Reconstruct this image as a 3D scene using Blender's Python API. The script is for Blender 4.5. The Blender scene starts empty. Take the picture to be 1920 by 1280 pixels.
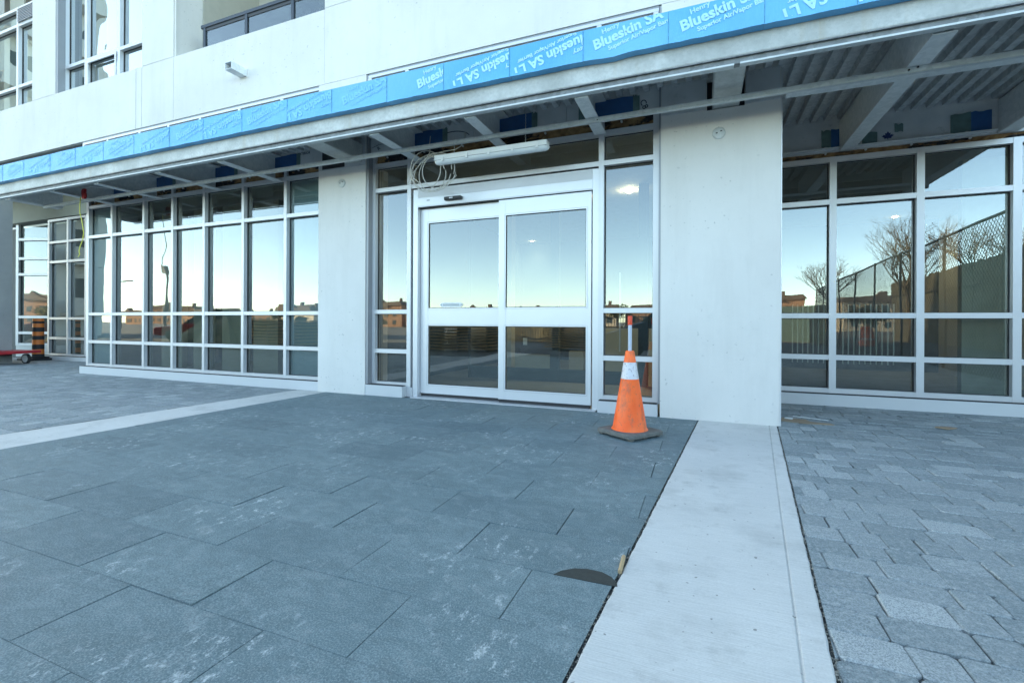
import bpy, bmesh, math, random
from mathutils import Vector, Matrix
random.seed(7)
S = bpy.context.scene
C = S.collection
R = math.radians

# ------------------------------------------------------------------ camera, sky, sun, exposure
cam_d = bpy.data.cameras.new('camera'); cam = bpy.data.objects.new('camera', cam_d); C.objects.link(cam)
S.camera = cam
cam_d.sensor_width = 36; cam_d.lens = 36*878/1920
cam_d.shift_y = -(640-605)/1920
cam_d.clip_start = 0.02; cam_d.clip_end = 3000
_a, _r = .381, .0045
_F = Vector((-math.sin(_a), math.cos(_a), 0)); _R0 = Vector((math.cos(_a), math.sin(_a), 0))
_R = _R0*math.cos(_r) + Vector((0, 0, 1))*math.sin(_r); _U = _R.cross(_F)
cam.matrix_world = Matrix(((_R.x, _U.x, -_F.x, 0), (_R.y, _U.y, -_F.y, 0), (_R.z, _U.z, -_F.z, 1.0), (0, 0, 0, 1)))

SUN_EL, SUN_AZ = R(30), R(-64)          # the sun is low behind the building
w = bpy.data.worlds.new('World'); S.world = w; w.use_nodes = True
nt = w.node_tree; bg = nt.nodes['Background']
sky = nt.nodes.new('ShaderNodeTexSky'); sky.sky_type = 'NISHITA'; sky.sun_disc = False
sky.sun_elevation = SUN_EL; sky.sun_rotation = SUN_AZ
sky.air_density = 0.62; sky.dust_density = 0.5; sky.ozone_density = 0.9
nt.links.new(sky.outputs[0], bg.inputs[0]); bg.inputs[1].default_value = 0.15
sd = bpy.data.lights.new('sun', 'SUN'); sd.energy = 2.4; sd.angle = R(0.5); sd.color = (1, .84, .66)
sun = bpy.data.objects.new('sun', sd); C.objects.link(sun)
_d = Vector((math.sin(SUN_AZ)*math.cos(SUN_EL), math.cos(SUN_AZ)*math.cos(SUN_EL), math.sin(SUN_EL)))
sun.rotation_euler = _d.to_track_quat('Z', 'Y').to_euler(); sun.location = (20, 80, 40)
S.view_settings.view_transform = 'Standard'; S.view_settings.look = 'None'
S.view_settings.use_white_balance = True; S.view_settings.white_balance_temperature = 8300; S.view_settings.white_balance_tint = -4
S.view_settings.exposure = 3.05; S.view_settings.gamma = 1

S.render.engine = 'CYCLES'
S.cycles.max_bounces = 8; S.cycles.transparent_max_bounces = 16

# ------------------------------------------------------------------ materials
class NT:
    def __init__(s, name):
        s.m = bpy.data.materials.new(name); s.m.use_nodes = True
        s.t = s.m.node_tree; s.b = s.t.nodes['Principled BSDF']
        s._c = None
    def n(s, typ, **k):
        nd = s.t.nodes.new('ShaderNode'+typ)
        for a, v in k.items():
            if a.startswith('i_'):
                key = a[2:]; key = int(key) if key.isdigit() else key.replace('_', ' ')
                nd.inputs[key].default_value = v
            else: setattr(nd, a, v)
        return nd
    def l(s, a, b): s.t.links.new(a, b)
    def co(s, scale=None, rot=None):
        if s._c is None: s._c = s.n('TexCoord').outputs['Object']
        if scale is None and rot is None: return s._c
        m = s.n('Mapping')
        if scale: m.inputs['Scale'].default_value = scale
        if rot: m.inputs['Rotation'].default_value = rot
        s.l(s._c, m.inputs['Vector']); return m.outputs[0]
    def noise(s, scale, detail=4, rough=.55, vec=None, dist=0):
        nd = s.n('TexNoise', i_Scale=scale, i_Detail=detail, i_Roughness=rough, i_Distortion=dist)
        s.l(vec or s.co(), nd.inputs['Vector']); return nd.outputs['Fac']
    def ramp(s, fac, stops):
        r = s.n('ValToRGB'); e = r.color_ramp.elements
        while len(e) < len(stops): e.new(.5)
        for el, (p, c) in zip(e, stops):
            el.position = p; el.color = (c, c, c, 1) if isinstance(c, (int, float)) else (*c, 1)
        s.l(fac, r.inputs[0]); return r.outputs[0]
    def mix(s, fac, a, b, mode='MIX'):
        m = s.n('Mix', data_type='RGBA', blend_type=mode)
        for idx, v in ((0, fac), (6, a), (7, b)):
            if isinstance(v, (int, float)): m.inputs[idx].default_value = v if idx == 0 else (v, v, v, 1)
            elif isinstance(v, tuple): m.inputs[idx].default_value = (*v, 1)
            else: s.l(v, m.inputs[idx])
        return m.outputs[2]
    def math(s, op, a, b=0):
        m = s.n('Math', operation=op)
        for i, v in ((0, a), (1, b)):
            if isinstance(v, (int, float)): m.inputs[i].default_value = v
            else: s.l(v, m.inputs[i])
        return m.outputs[0]
    def bump(s, h, strength=.3, dist=.01):
        b = s.n('Bump', i_Strength=strength, i_Distance=dist); s.l(h, b.inputs['Height'])
        s.l(b.outputs[0], s.b.inputs['Normal']); return b
    def attr(s, name): return s.n('Attribute', attribute_name=name).outputs['Fac']
    def set(s, col=None, rough=None, metal=None, spec=None):
        for key, v in (('Base Color', col), ('Roughness', rough), ('Metallic', metal), ('Specular IOR Level', spec)):
            if v is None: continue
            if isinstance(v, tuple): s.b.inputs[key].default_value = (*v, 1)
            elif isinstance(v, (int, float)): s.b.inputs[key].default_value = v
            else: s.l(v, s.b.inputs[key])
        return s

def plain(name, col, rough=.6, metal=0, var=.12, scale=8, bump=.0, spec=.5):
    n = NT(name)
    f = n.noise(scale, 5)
    lo = tuple(c*(1-var) for c in col); hi = tuple(min(1, c*(1+var)) for c in col)
    n.set(n.mix(f, lo, hi), rough, metal, spec)
    if bump: n.bump(n.noise(scale*6, 4), bump, .004)
    return n.m

M = {}
def m_wall():
    n = NT('white_render')
    big = n.noise(.7, 5, .6); fine = n.noise(55, 3)
    base = n.ramp(big, [(.3, (.61, .59, .56)), (.7, (.69, .67, .635))])
    base = n.mix(n.ramp(fine, [(.35, .0), (.7, .07)]), base, (.5, .5, .48))
    spots = n.ramp(n.noise(26, 1, .4), [(.735, 0.), (.76, 1.)])
    msk = n.ramp(n.noise(1.3, 3), [(.45, 0.), (.6, 1.)])
    base = n.mix(n.math('MULTIPLY', n.math('MULTIPLY', spots, msk), .55), base, (.28, .28, .27))
    stv = n.co((1.6, 1.6, .18)); st = n.ramp(n.noise(3.2, 5, .65, stv), [(.50, 0.), (.75, .18)])
    base = n.mix(st, base, (.42, .41, .38))
    blot = n.ramp(n.noise(4.5, 6, .7), [(.55, 0.), (.72, .16)]); base = n.mix(blot, base, (.48, .47, .44))
    scr = n.ramp(n.noise(14, 2, .5, n.co((1, 1, 5))), [(.72, 0.), (.735, .5)]); base = n.mix(n.math('MULTIPLY', scr, msk), base, (.30, .30, .29))
    n.set(base, .85, 0, .3); n.bump(n.mix(.5, fine, n.noise(9, 4)), .25, .004); return n.m
M['wall'] = m_wall()
def m_slab():
    n = NT('bluestone_slab')
    t = n.attr('tone')
    flow = n.noise(2.2, 7, .62, n.co((1, 1.6, 1)), 1.0)
    fine = n.noise(65, 4, .75); gr = n.noise(170, 3, .75)
    base = n.ramp(flow, [(.28, (.092, .145, .160)), (.5, (.130, .190, .206)), (.75, (.185, .243, .254))])
    mot = n.noise(9, 6, .68, n.co((1, 1.7, 1), (0, 0, .4)), .6)
    base = n.mix(n.ramp(mot, [(.35, .45), (.52, 0.)]), base, (.085, .115, .125))
    base = n.mix(n.ramp(mot, [(.52, 0.), (.72, .6)]), base, (.27, .30, .30))
    base = n.mix(n.ramp(fine, [(.3, 0.), (.8, .35)]), base, (.25, .28, .282))
    base = n.mix(n.ramp(gr, [(.47, .0), (.62, .5)]), base, (.045, .075, .085))
    base = n.mix(n.ramp(gr, [(.36, .5), (.47, .0)]), base, (.30, .36, .37))
    base = n.mix(t, base, n.mix(1., base, (.80, .82, .84), 'MULTIPLY'))
    # chalky scuffs
    pm = n.ramp(n.noise(1.9, 3, .55), [(.49, 0.), (.62, 1.)])
    sc = n.ramp(n.noise(19, 7, .8, n.co((1, .6, 1), (0, 0, .5))), [(.545, 0.), (.60, 1.)])
    sc2 = n.ramp(n.noise(70, 3, .7), [(.4, 0.), (.6, 1.)])
    f = n.math('MULTIPLY', n.math('MULTIPLY', pm, sc), n.math('ADD', n.math('MULTIPLY', sc2, .55), .15))
    base = n.mix(f, base, (.60, .63, .63))
    n.set(base, n.ramp(flow, [(.3, .62), (.7, .8)]), 0, .35)
    n.bump(n.mix(.5, fine, gr), .35, .0025); return n.m
M['slab'] = m_slab()
def m_paver():
    n = NT('granite_look_paver')
    t = n.attr('tone')
    gr = n.noise(190, 3, .8); fine = n.noise(40, 6, .85); mid = n.noise(6, 4)
    base = n.ramp(t, [(0, (.225, .265, .275)), (.5, (.31, .35, .36)), (.85, (.38, .415, .42)), (1, (.48, .51, .51))])
    base = n.mix(n.ramp(gr, [(.40, .0), (.60, .75)]), base, (.07, .095, .105))
    base = n.mix(n.ramp(fine, [(.48, 0.), (.66, .6)]), base, (.48, .49, .48))
    base = n.mix(n.ramp(n.noise(2.0, 5, .6), [(.35, 0.), (.75, .3)]), base, (.30, .31, .31))
    n.set(base, .85, 0, .3); n.bump(n.mix(.5, gr, fine), .6, .004); return n.m
M['paver'] = m_paver()
def m_conc(name, a, b, brush=True):
    n = NT(name)
    base = n.ramp(n.noise(1.6, 6, .6), [(.3, a), (.7, b)])
    base = n.mix(n.ramp(n.noise(130, 3), [(.4, 0.), (.8, .25)]), base, (.28, .28, .27))
    sp = n.ramp(n.noise(38, 1, .4), [(.74, 0.), (.77, .7)])
    base = n.mix(sp, base, (.12, .115, .11))
    st = n.ramp(n.noise(2.3, 5, .65), [(.52, 0.), (.72, .4)])
    base = n.mix(st, base, (.25, .25, .24))
    n.set(base, .85, 0, .3)
    if brush:
        h = n.noise(60, 3, .6, n.co((.10, 3, 1), (0, 0, R(5))))
        base = n.mix(n.ramp(h, [(.42, .18), (.58, 0.)]), base, (.30, .30, .285))
        dirt = n.ramp(n.noise(5, 6, .7), [(.56, 0.), (.70, .35)]); base = n.mix(dirt, base, (.24, .24, .225)); n.set(base)
        n.bump(h, .5, .004)
    else: n.bump(n.noise(40, 4), .3, .004)
    return n.m
M['strip'] = m_conc('broomed_concrete', (.54, .535, .515), (.62, .61, .585))
M['conc'] = m_conc('grey_concrete', (.26, .265, .265), (.33, .335, .33), False)
def m_frame(name, col, metal, rough):
    n = NT(name)
    base = n.mix(n.noise(3, 4), tuple(c*.92 for c in col), col)
    base = n.mix(n.ramp(n.noise(24, 4, .7), [(.62, 0.), (.8, .25)]), base, (.45, .46, .46))
    n.set(base, rough, metal); n.bump(n.noise(60, 2), .05, .002); return n.m
M['frame'] = m_frame('anodised_aluminium', (.60, .605, .62), .35, .38)
M['door'] = m_frame('silver_door_aluminium', (.65, .655, .67), .35, .34)
M['sill'] = m_frame('coated_metal_sill', (.55, .56, .57), .1, .5)
M['trim'] = plain('grey_metal_trim', (.28, .29, .31), .45, .4, .06)
def m_galv(name, a, b, rough=.45, metal=.6):
    n = NT(name)
    v = n.n('TexVoronoi', i_Scale=26.); n.l(n.co(), v.inputs['Vector'])
    vv = n.n('SeparateColor'); n.l(v.outputs['Color'], vv.inputs[0])
    f = n.mix(.5, vv.outputs[0], n.noise(3, 5))
    base = n.ramp(f, [(.25, a), (.75, b)])
    n.set(base, rough, metal); n.bump(n.noise(15, 3), .06, .004); return n.m
M['galv'] = m_galv('galvanised_steel', (.60, .63, .635), (.70, .72, .725), .5, .2)
M['galv_bright'] = m_galv('bright_galvanised_angle', (.48, .51, .515), (.56, .58, .58), .5, .2)
M['track'] = m_galv('blue_grey_ceiling_track', (.40, .47, .50), (.50, .57, .60), .5, .08)
M['channel'] = m_galv('shaded_bottom_channel', (.15, .16, .165), (.23, .24, .245), .55, .3)  # dark colour carries the shade of the recess under the fascia beam
M['deck'] = m_galv('galvanised_roof_deck', (.42, .435, .44), (.56, .575, .58), .5, .2)
def m_hotdip():
    n = NT('weathered_hot_dip_beam')
    big = n.noise(2.2, 6, .65); f = n.noise(30, 5, .7)
    base = n.ramp(big, [(.3, (.34, .35, .335)), (.52, (.47, .48, .465)), (.72, (.62, .63, .61))])
    base = n.mix(n.ramp(f, [(.45, 0.), (.75, .4)]), base, (.26, .265, .26))
    st = n.ramp(n.noise(6, 4, .6, n.co((1, 1, .1))), [(.58, 0.), (.74, .35)])
    base = n.mix(st, base, (.38, .30, .19))
    pat = n.ramp(n.noise(1.1, 3), [(.62, 0.), (.68, .5)])
    base = n.mix(pat, base, (.70, .70, .68))
    pit = n.ramp(n.noise(48, 5, .75), [(.58, 0.), (.66, .6)]); base = n.mix(n.math('MULTIPLY', pit, n.ramp(n.noise(1.7, 2), [(.4, 0.), (.6, 1.)])), base, (.25, .26, .25))
    n.set(base, .6, .25); n.bump(f, .25, .004); return n.m
M['beam'] = m_hotdip()
def m_membrane():
    n = NT('blue_peel_and_stick_membrane')
    cr = n.noise(22, 4, .6, n.co((3.0, 1, .35)))
    base = n.ramp(n.noise(1.5, 4), [(.3, (.055, .33, .62)), (.7, (.085, .41, .71))])
    base = n.mix(n.ramp(n.noise(40, 3, .6, n.co((3, 1, .3))), [(.5, 0.), (.8, .25)]), base, (.22, .60, .85))
    # faded towards blotches
    base = n.mix(n.ramp(n.noise(.45, 2), [(.4, 0.), (.62, .35)]), base, (.24, .54, .80))
    n.set(base, .42, 0, .5); n.bump(n.mix(.6, cr, n.noise(7, 3)), .35, .006); return n.m
M['blue'] = m_membrane()
M['print'] = plain('white_print_on_membrane', (.36, .66, .86), .5, 0, .2, 30)
M['printfaint'] = plain('faded_print_on_membrane', (.17, .50, .77), .5, 0, .15, 30)
M['bluepatch'] = plain('dark_blue_membrane_patch', (.015, .09, .24), .4, 0, .35, 14, .2)
M['seam'] = plain('dark_teal_seam', (.015, .16, .25), .6, 0, .4, 30)
def m_board():
    n = NT('white_faced_sheathing')
    base = n.ramp(n.noise(3, 5), [(.3, (.42, .43, .44)), (.7, (.55, .56, .57))])
    base = n.mix(n.ramp(n.noise(8, 5, .7), [(.6, 0.), (.75, .6)]), base, (.22, .25, .25))
    n.set(base, .6); return n.m
M['board'] = m_board()
M['primer'] = plain('green_primer_smear', (.10, .17, .16), .6, 0, .5, 12)
def m_insul():
    n = NT('brown_insulation')
    base = n.ramp(n.noise(9, 5, .6), [(.3, (.16, .085, .035)), (.7, (.36, .22, .10))])
    base = n.mix(n.ramp(n.noise(4.5, 4, .6, n.co((.5, 1, 1.6))), [(.50, 0.), (.56, 1.)]), base, (.018, .018, .02))
    n.set(base, .95); n.bump(n.noise(40, 4), .8, .01); return n.m
M['insul'] = m_insul()
M['tar'] = plain('dark_gap_shade', (.015, .015, .017), .6, 0, .3, 12)  # near-black standing in for the shade inside gaps and openings
M['ink'] = plain('black_marker_ink', (.02, .025, .04), .7)
M['black'] = plain('black_plastic', (.02, .021, .023), .45)
M['darkmetal'] = plain('charcoal_railing_metal', (.035, .045, .06), .4, .3, .1)
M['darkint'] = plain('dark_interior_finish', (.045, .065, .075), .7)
M['beige'] = plain('beige_drywall', (.38, .37, .31), .9, 0, .05)
M['intfloor'] = m_conc('interior_floor', (.26, .28, .28), (.33, .35, .35), False)
M['intceil'] = plain('interior_ceiling', (.40, .38, .33), .9)
M['orange'] = None
M['white'] = plain('white_plastic', (.72, .73, .73), .4, 0, .04)
M['cable'] = plain('grey_cable_jacket', (.48, .46, .42), .5)
M['chain'] = plain('zinc_chain', (.5, .5, .5), .35, .8)
M['yellow'] = plain('yellow_wire', (.62, .60, .10), .5)
M['red'] = plain('red_painted_metal', (.45, .02, .03), .45, 0, .2, 6)
M['redplastic'] = plain('red_plastic', (.35, .015, .02), .45)
M['rubber'] = plain('black_rubber', (.03, .03, .032), .8, 0, .3)
M['cardboard'] = plain('cardboard', (.30, .22, .15), .9, 0, .2, 9)
M['wood'] = plain('bare_wood', (.42, .30, .17), .8, 0, .2, 9)
M['lumber'] = plain('stacked_lumber', (.42, .26, .12), .85, 0, .3, 3)
M['gravel'] = plain('joint_gravel', (.22, .21, .18), .95, 0, .7, 60)
M['jointdark'] = plain('dark_joint_sand', (.06, .064, .064), .95, 0, .5, 40)
M['asphalt'] = plain('asphalt', (.10, .10, .10), .9, 0, .25, 3, .3)
M['soil'] = plain('heaped_soil', (.12, .10, .06), .95, 0, .5, 1.5, 1.)
M['tarp'] = plain('green_grey_tarp', (.10, .13, .09), .7, 0, .4, 1.2, .5)
M['bark'] = plain('bark', (.12, .09, .065), .95, 0, .4, 3)
M['leaf'] = plain('autumn_leaves', (.09, .08, .03), .9, 0, .5, 1)
M['hoard'] = plain('weathered_hoarding', (.13, .11, .075), .9, 0, .5, 1.2)
M['hoardpale'] = plain('pale_concrete_wall', (.30, .31, .27), .9, 0, .2, 1.2)
M['fence'] = plain('fence_steel', (.10, .105, .11), .6, .3)
M['brick'] = plain('far_house_brick', (.36, .20, .13), .9, 0, .3, .4)
M['stucco'] = plain('far_house_stucco', (.62, .50, .38), .9, 0, .2, .4)
M['roof'] = plain('far_house_roof', (.16, .12, .10), .9, 0, .3, .4)
M['tower'] = plain('pale_tower_panels', (.60, .59, .55), .8, 0, .08, .3)
M['carblue'] = plain('dark_blue_car_paint', (.045, .075, .11), .2, .5, .05)
M['carred'] = plain('red_car_paint', (.30, .02, .02), .25, .3, .05)
M['carblack'] = plain('black_car_paint', (.015, .016, .02), .2, .3, .05)
M['spandrel'] = plain('blue_grey_spandrel', (.30, .41, .47), .4, 0, .04)
def m_glass(name, tint, refl, wav=.12, ior=1.75, transp=True, tmin=.115):
    m = bpy.data.materials.new(name); m.use_nodes = True; t = m.node_tree; t.nodes.clear()
    N = t.nodes.new; L = t.links.new
    out = N('ShaderNodeOutputMaterial'); mx = N('ShaderNodeMixShader'); g = N('ShaderNodeBsdfGlossy'); tr = N('ShaderNodeBsdfTransparent')
    g.inputs['Roughness'].default_value = 0.0; g.inputs['Color'].default_value = (*refl, 1); tr.inputs['Color'].default_value = (*tint, 1)
    tc = N('ShaderNodeTexCoord'); no = N('ShaderNodeTexNoise'); no.inputs['Scale'].default_value = 1.3; no.inputs['Detail'].default_value = 1
    L(tc.outputs['Object'], no.inputs['Vector'])
    bp = N('ShaderNodeBump'); bp.inputs['Strength'].default_value = wav; bp.inputs['Distance'].default_value = .012; L(no.outputs['Fac'], bp.inputs['Height'])
    L(bp.outputs[0], g.inputs['Normal'])
    fr = N('ShaderNodeFresnel'); fr.inputs['IOR'].default_value = ior; mr = N('ShaderNodeMapRange')
    mr.inputs['From Min'].default_value = 0; mr.inputs['From Max'].default_value = 1; mr.inputs['To Min'].default_value = tmin; mr.inputs['To Max'].default_value = 1
    L(fr.outputs[0], mr.inputs['Value']); L(mr.outputs[0], mx.inputs[0]); L(tr.outputs[0], mx.inputs[1]); L(g.outputs[0], mx.inputs[2]); df = N('ShaderNodeBsdfDiffuse'); df.inputs['Color'].default_value = (.6, .62, .6, 1); m2 = N('ShaderNodeMixShader')
    dn = N('ShaderNodeTexNoise'); dn.inputs['Scale'].default_value = 3.5; dn.inputs['Detail'].default_value = 7; dn.inputs['Roughness'].default_value = .7; L(tc.outputs['Object'], dn.inputs['Vector'])
    dr2 = N('ShaderNodeMapRange'); dr2.inputs['From Min'].default_value = .45; dr2.inputs['From Max'].default_value = .75; dr2.inputs['To Min'].default_value = .006; dr2.inputs['To Max'].default_value = .045
    L(dn.outputs['Fac'], dr2.inputs['Value']); L(dr2.outputs[0], m2.inputs[0]); L(mx.outputs[0], m2.inputs[1]); L(df.outputs[0], m2.inputs[2]); L(m2.outputs[0], out.inputs['Surface'])
    return m
M['glass'] = m_glass('reflective_glazing', (.68, .74, .70), (.90, .96, .96), .15)
M['wavyglass'] = m_glass('wavy_upper_glazing', (.45, .55, .52), (.90, .97, .97), .45, tmin=.42)
M['clear'] = m_glass('clear_glass', (.75, .82, .80), (.9, .95, .95), .1, 1.5)
def m_emit(name, col, st):
    m = bpy.data.materials.new(name); m.use_nodes = True; b = m.node_tree.nodes['Principled BSDF']
    b.inputs['Emission Color'].default_value = (*col, 1); b.inputs['Emission Strength'].default_value = st; return m
M['lamp'] = m_emit('lit_downlight', (1, .86, .66), 45)
def m_cone():
    n = NT('orange_cone_plastic')
    base = n.ramp(n.noise(5, 5), [(.3, (.95, .11, .015)), (.7, (1., .15, .022))])
    d = n.ramp(n.noise(9, 5, .7, n.co((1, 1, .5))), [(.52, 0.), (.66, .75)])
    zc = n.n('SeparateXYZ'); n.l(n.co(), zc.inputs[0])
    sm_ = n.ramp(n.noise(30, 4, .7), [(.60, 0.), (.68, .6)]); base = n.mix(sm_, base, (.22, .09, .06)); fd = n.ramp(n.noise(3, 3), [(.45, 0.), (.65, .35)]); base = n.mix(fd, base, (1., .28, .12)); base = n.mix(d, base, (.50, .12, .06)); n.set(base, .5, 0, .4); n.bump(n.noise(40, 3), .1, .003); return n.m
M['orange'] = m_cone()
def m_band():
    n = NT('scuffed_reflective_band')
    base = n.mix(n.ramp(n.noise(45, 5, .75), [(.56, 0.), (.62, .75)]), (.60, .58, .60), (.16, .09, .12))
    n.set(base, .4); return n.m
M['band'] = m_band()
M['dirty'] = plain('dirty_rubber_base', (.13, .13, .12), .9, 0, .5, 25, .6)

# ------------------------------------------------------------------ mesh builder
class MB:
    def __init__(s): s.v = []; s.f = []; s.t = []
    def add(s, vs, fs, tone=None):
        o = len(s.v); s.v += [tuple(v) for v in vs]; s.f += [tuple(i+o for i in f) for f in fs]
        s.t += [tone if tone is not None else 0.]*len(fs); return s
    def box(s, x0, x1, y0, y1, z0, z1, tone=None):
        v = [(x0,y0,z0),(x1,y0,z0),(x1,y1,z0),(x0,y1,z0),(x0,y0,z1),(x1,y0,z1),(x1,y1,z1),(x0,y1,z1)]
        return s.add(v, [(0,3,2,1),(4,5,6,7),(0,1,5,4),(1,2,6,5),(2,3,7,6),(3,0,4,7)], tone)
    def tube(s, pts, r, seg=6, caps=True, r1=None):
        pts = [Vector(p) for p in pts]; n = len(pts); rings = []
        up = None
        for i, p in enumerate(pts):
            d = (pts[min(i+1, n-1)] - pts[max(i-1, 0)]).normalized()
            if up is None: up = Vector((0,0,1)) if abs(d.z) < .9 else Vector((1,0,0))
            a = d.cross(up).normalized(); b = a.cross(d).normalized(); up = b
            rr = r if r1 is None else r + (r1-r)*i/(n-1)
            rings.append([p + a*math.cos(2*math.pi*k/seg)*rr + b*math.sin(2*math.pi*k/seg)*rr for k in range(seg)])
        vs = [v for ring in rings for v in ring]; fs = []
        for i in range(n-1):
            for k in range(seg):
                fs.append((i*seg+k, i*seg+(k+1)%seg, (i+1)*seg+(k+1)%seg, (i+1)*seg+k))
        if caps: fs += [tuple(range(seg))[::-1], tuple((n-1)*seg+k for k in range(seg))]
        return s.add(vs, fs)
    def lathe(s, prof, cx=0, cy=0, seg=32, cap0=False, cap1=False):
        vs = []; fs = []
        for r, z in prof:
            vs += [(cx+r*math.cos(2*math.pi*k/seg), cy+r*math.sin(2*math.pi*k/seg), z) for k in range(seg)]
        for i in range(len(prof)-1):
            for k in range(seg):
                fs.append((i*seg+k, i*seg+(k+1)%seg, (i+1)*seg+(k+1)%seg, (i+1)*seg+k))
        if cap0: fs.append(tuple(range(seg))[::-1])
        if cap1: fs.append(tuple((len(prof)-1)*seg+k for k in range(seg)))
        return s.add(vs, fs)
    def prism(s, poly, d0, d1, axis='y'):
        n = len(poly)
        def P(p, d): return (p[0], d, p[1]) if axis == 'y' else ((d, p[0], p[1]) if axis == 'x' else (p[0], p[1], d))
        vs = [P(p, d0) for p in poly] + [P(p, d1) for p in poly]
        fs = [tuple(range(n)), tuple(range(2*n-1, n-1, -1))] + [(i, (i+1)%n, n+(i+1)%n, n+i) for i in range(n)]
        return s.add(vs, fs)
    def build(s, name, mat, parent=None, smooth=False, bevel=0, loc=None, tone=False, fix=True):
        me = bpy.data.meshes.new(name); me.from_pydata(s.v, [], s.f); me.update()
        if fix:
            bm = bmesh.new(); bm.from_mesh(me); bmesh.ops.recalc_face_normals(bm, faces=bm.faces); bm.to_mesh(me); bm.free()
        if tone:
            a = me.attributes.new('tone', 'FLOAT', 'FACE'); a.data.foreach_set('value', s.t)
        me.materials.append(M[mat] if isinstance(mat, str) else mat)
        if smooth: me.polygons.foreach_set('use_smooth', [True]*len(me.polygons))
        o = bpy.data.objects.new(name, me); C.objects.link(o)
        if bevel:
            b = o.modifiers.new('bevel', 'BEVEL'); b.width = bevel; b.segments = 2; b.limit_method = 'ANGLE'; b.angle_limit = R(40)
        if parent: o.parent = parent
        if loc: o.location = loc
        return o
def tag(o, label, cat, group=None, kind=None):
    if label: o['label'] = label
    if cat: o['category'] = cat
    if group: o['group'] = group
    if kind: o['kind'] = kind
    return o
def thing(name, label, cat, loc=(0,0,0), rz=0, group=None):
    o = bpy.data.objects.new(name, None); o.empty_display_size = .2; C.objects.link(o); o.location = loc; o.rotation_euler = (0,0,rz)
    return tag(o, label, cat, group)
def part(name, mb, mat, root, **k): return mb.build(name, mat, root, **k)
def bx(*a): return MB().box(*a)
def copy_tree(o, parent=None):
    c = o.copy(); C.objects.link(c); c.parent = parent
    for ch in list(o.children): copy_tree(ch, c)
    return c
def structure(o, label=None): o['kind'] = 'structure'; o['label'] = label or o.name.replace('_', ' '); return o

D = 5.22; G = 5.30; Y2 = 6.85; SOF = 4.40
LX = [-10.89, -10.14, -9.21, -8.43, -7.637, -6.73, -5.83, -5.085]

# ------------------------------------------------------------------ ground
structure(MB().add([(-600,-700,-.06),(600,-700,-.06),(600,500,-.06),(-600,500,-.06)], [(0,1,2,3)]).build('ground', 'asphalt', fix=False), 'dark asphalt ground reaching to the horizon')
structure(MB().add([(-26,-4.2,-.013),(9,-4.2,-.013),(9,7.4,-.013),(-26,7.4,-.013)], [(0,1,2,3)]).build('joint_bed', 'jointdark', fix=False), 'dark sand bed under the paving joints')
def sx_l_hi(y): return -5.819+.0625*y      # left strip, far edge
def sx_l_lo(y): return -5.093+.0265*y      # left strip, near edge
def sx_r_lo(y): return -.449+.0850*y       # right strip, slab edge
def sx_r_hi(y): return .2155+.0943*y       # right strip, cobble edge
def clip(o, fn, keep_greater, y0=-4, y1=7):
    bm = bmesh.new(); bm.from_mesh(o.data)
    p = Vector((fn(y0), y0, 0)); q = Vector((fn(y1), y1, 0)); d = q-p; nrm = Vector((d.y, -d.x, 0)).normalized()   # points to +x
    bmesh.ops.bisect_plane(bm, geom=bm.verts[:]+bm.edges[:]+bm.faces[:], plane_co=p, plane_no=nrm, clear_outer=not keep_greater, clear_inner=keep_greater, dist=1e-5)
    bm.to_mesh(o.data); bm.free()
def slabs():
    mb = MB(); W, H, g = .686, .3415, .0011
    rows = [(-12, 13)]
    j = -12
    for j in range(-12, 13):
        y0 = 1.115 - .0 + j*H; y1 = y0+H
        off = -.28 if j % 2 == 0 else .06
        xr = random.uniform(-.01, .01)
        for k in range(-9, 3):
            x0 = off+xr + k*W; x1 = x0+W
            gg = g+random.choice([0, 0, .0006, .0022]); zz = random.uniform(-.0012, .0012); tx = random.uniform(-.0014, .0014); ty = random.uniform(-.001, .001)
            yy1 = min(y1, D+.05) if y0 < D else None
            if yy1 is None or y0 > D: continue
            a, b, c, d = x0+gg, x1-gg, y0+g, yy1-g
            def z(sx, sy): return zz+sx*tx+sy*ty
            ch = .0013
            vs = [(a,c,-.05),(b,c,-.05),(b,d,-.05),(a,d,-.05),
                  (a,c,z(-1,-1)-ch),(b,c,z(1,-1)-ch),(b,d,z(1,1)-ch),(a,d,z(-1,1)-ch),
                  (a+ch,c+ch,z(-1,-1)),(b-ch,c+ch,z(1,-1)),(b-ch,d-ch,z(1,1)),(a+ch,d-ch,z(-1,1))]
            fs = [(8,9,10,11)]+[(i,(i+1)%4,4+(i+1)%4,4+i) for i in range(4)]+[(4+i,4+(i+1)%4,8+(i+1)%4,8+i) for i in range(4)]
            mb.add(vs, fs, random.choice([0, 0, .1, .2, .35, .6, .85]) if random.random() < .8 else random.random()*.4)
    o = mb.build('slab_paving', 'slab', tone=True, fix=False)
    clip(o, lambda y: sx_l_lo(y)+.004, True); clip(o, lambda y: sx_r_lo(y)-.010, False)
    structure(o, 'dark blue grey stone slabs in front of the sliding door')
slabs()
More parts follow.
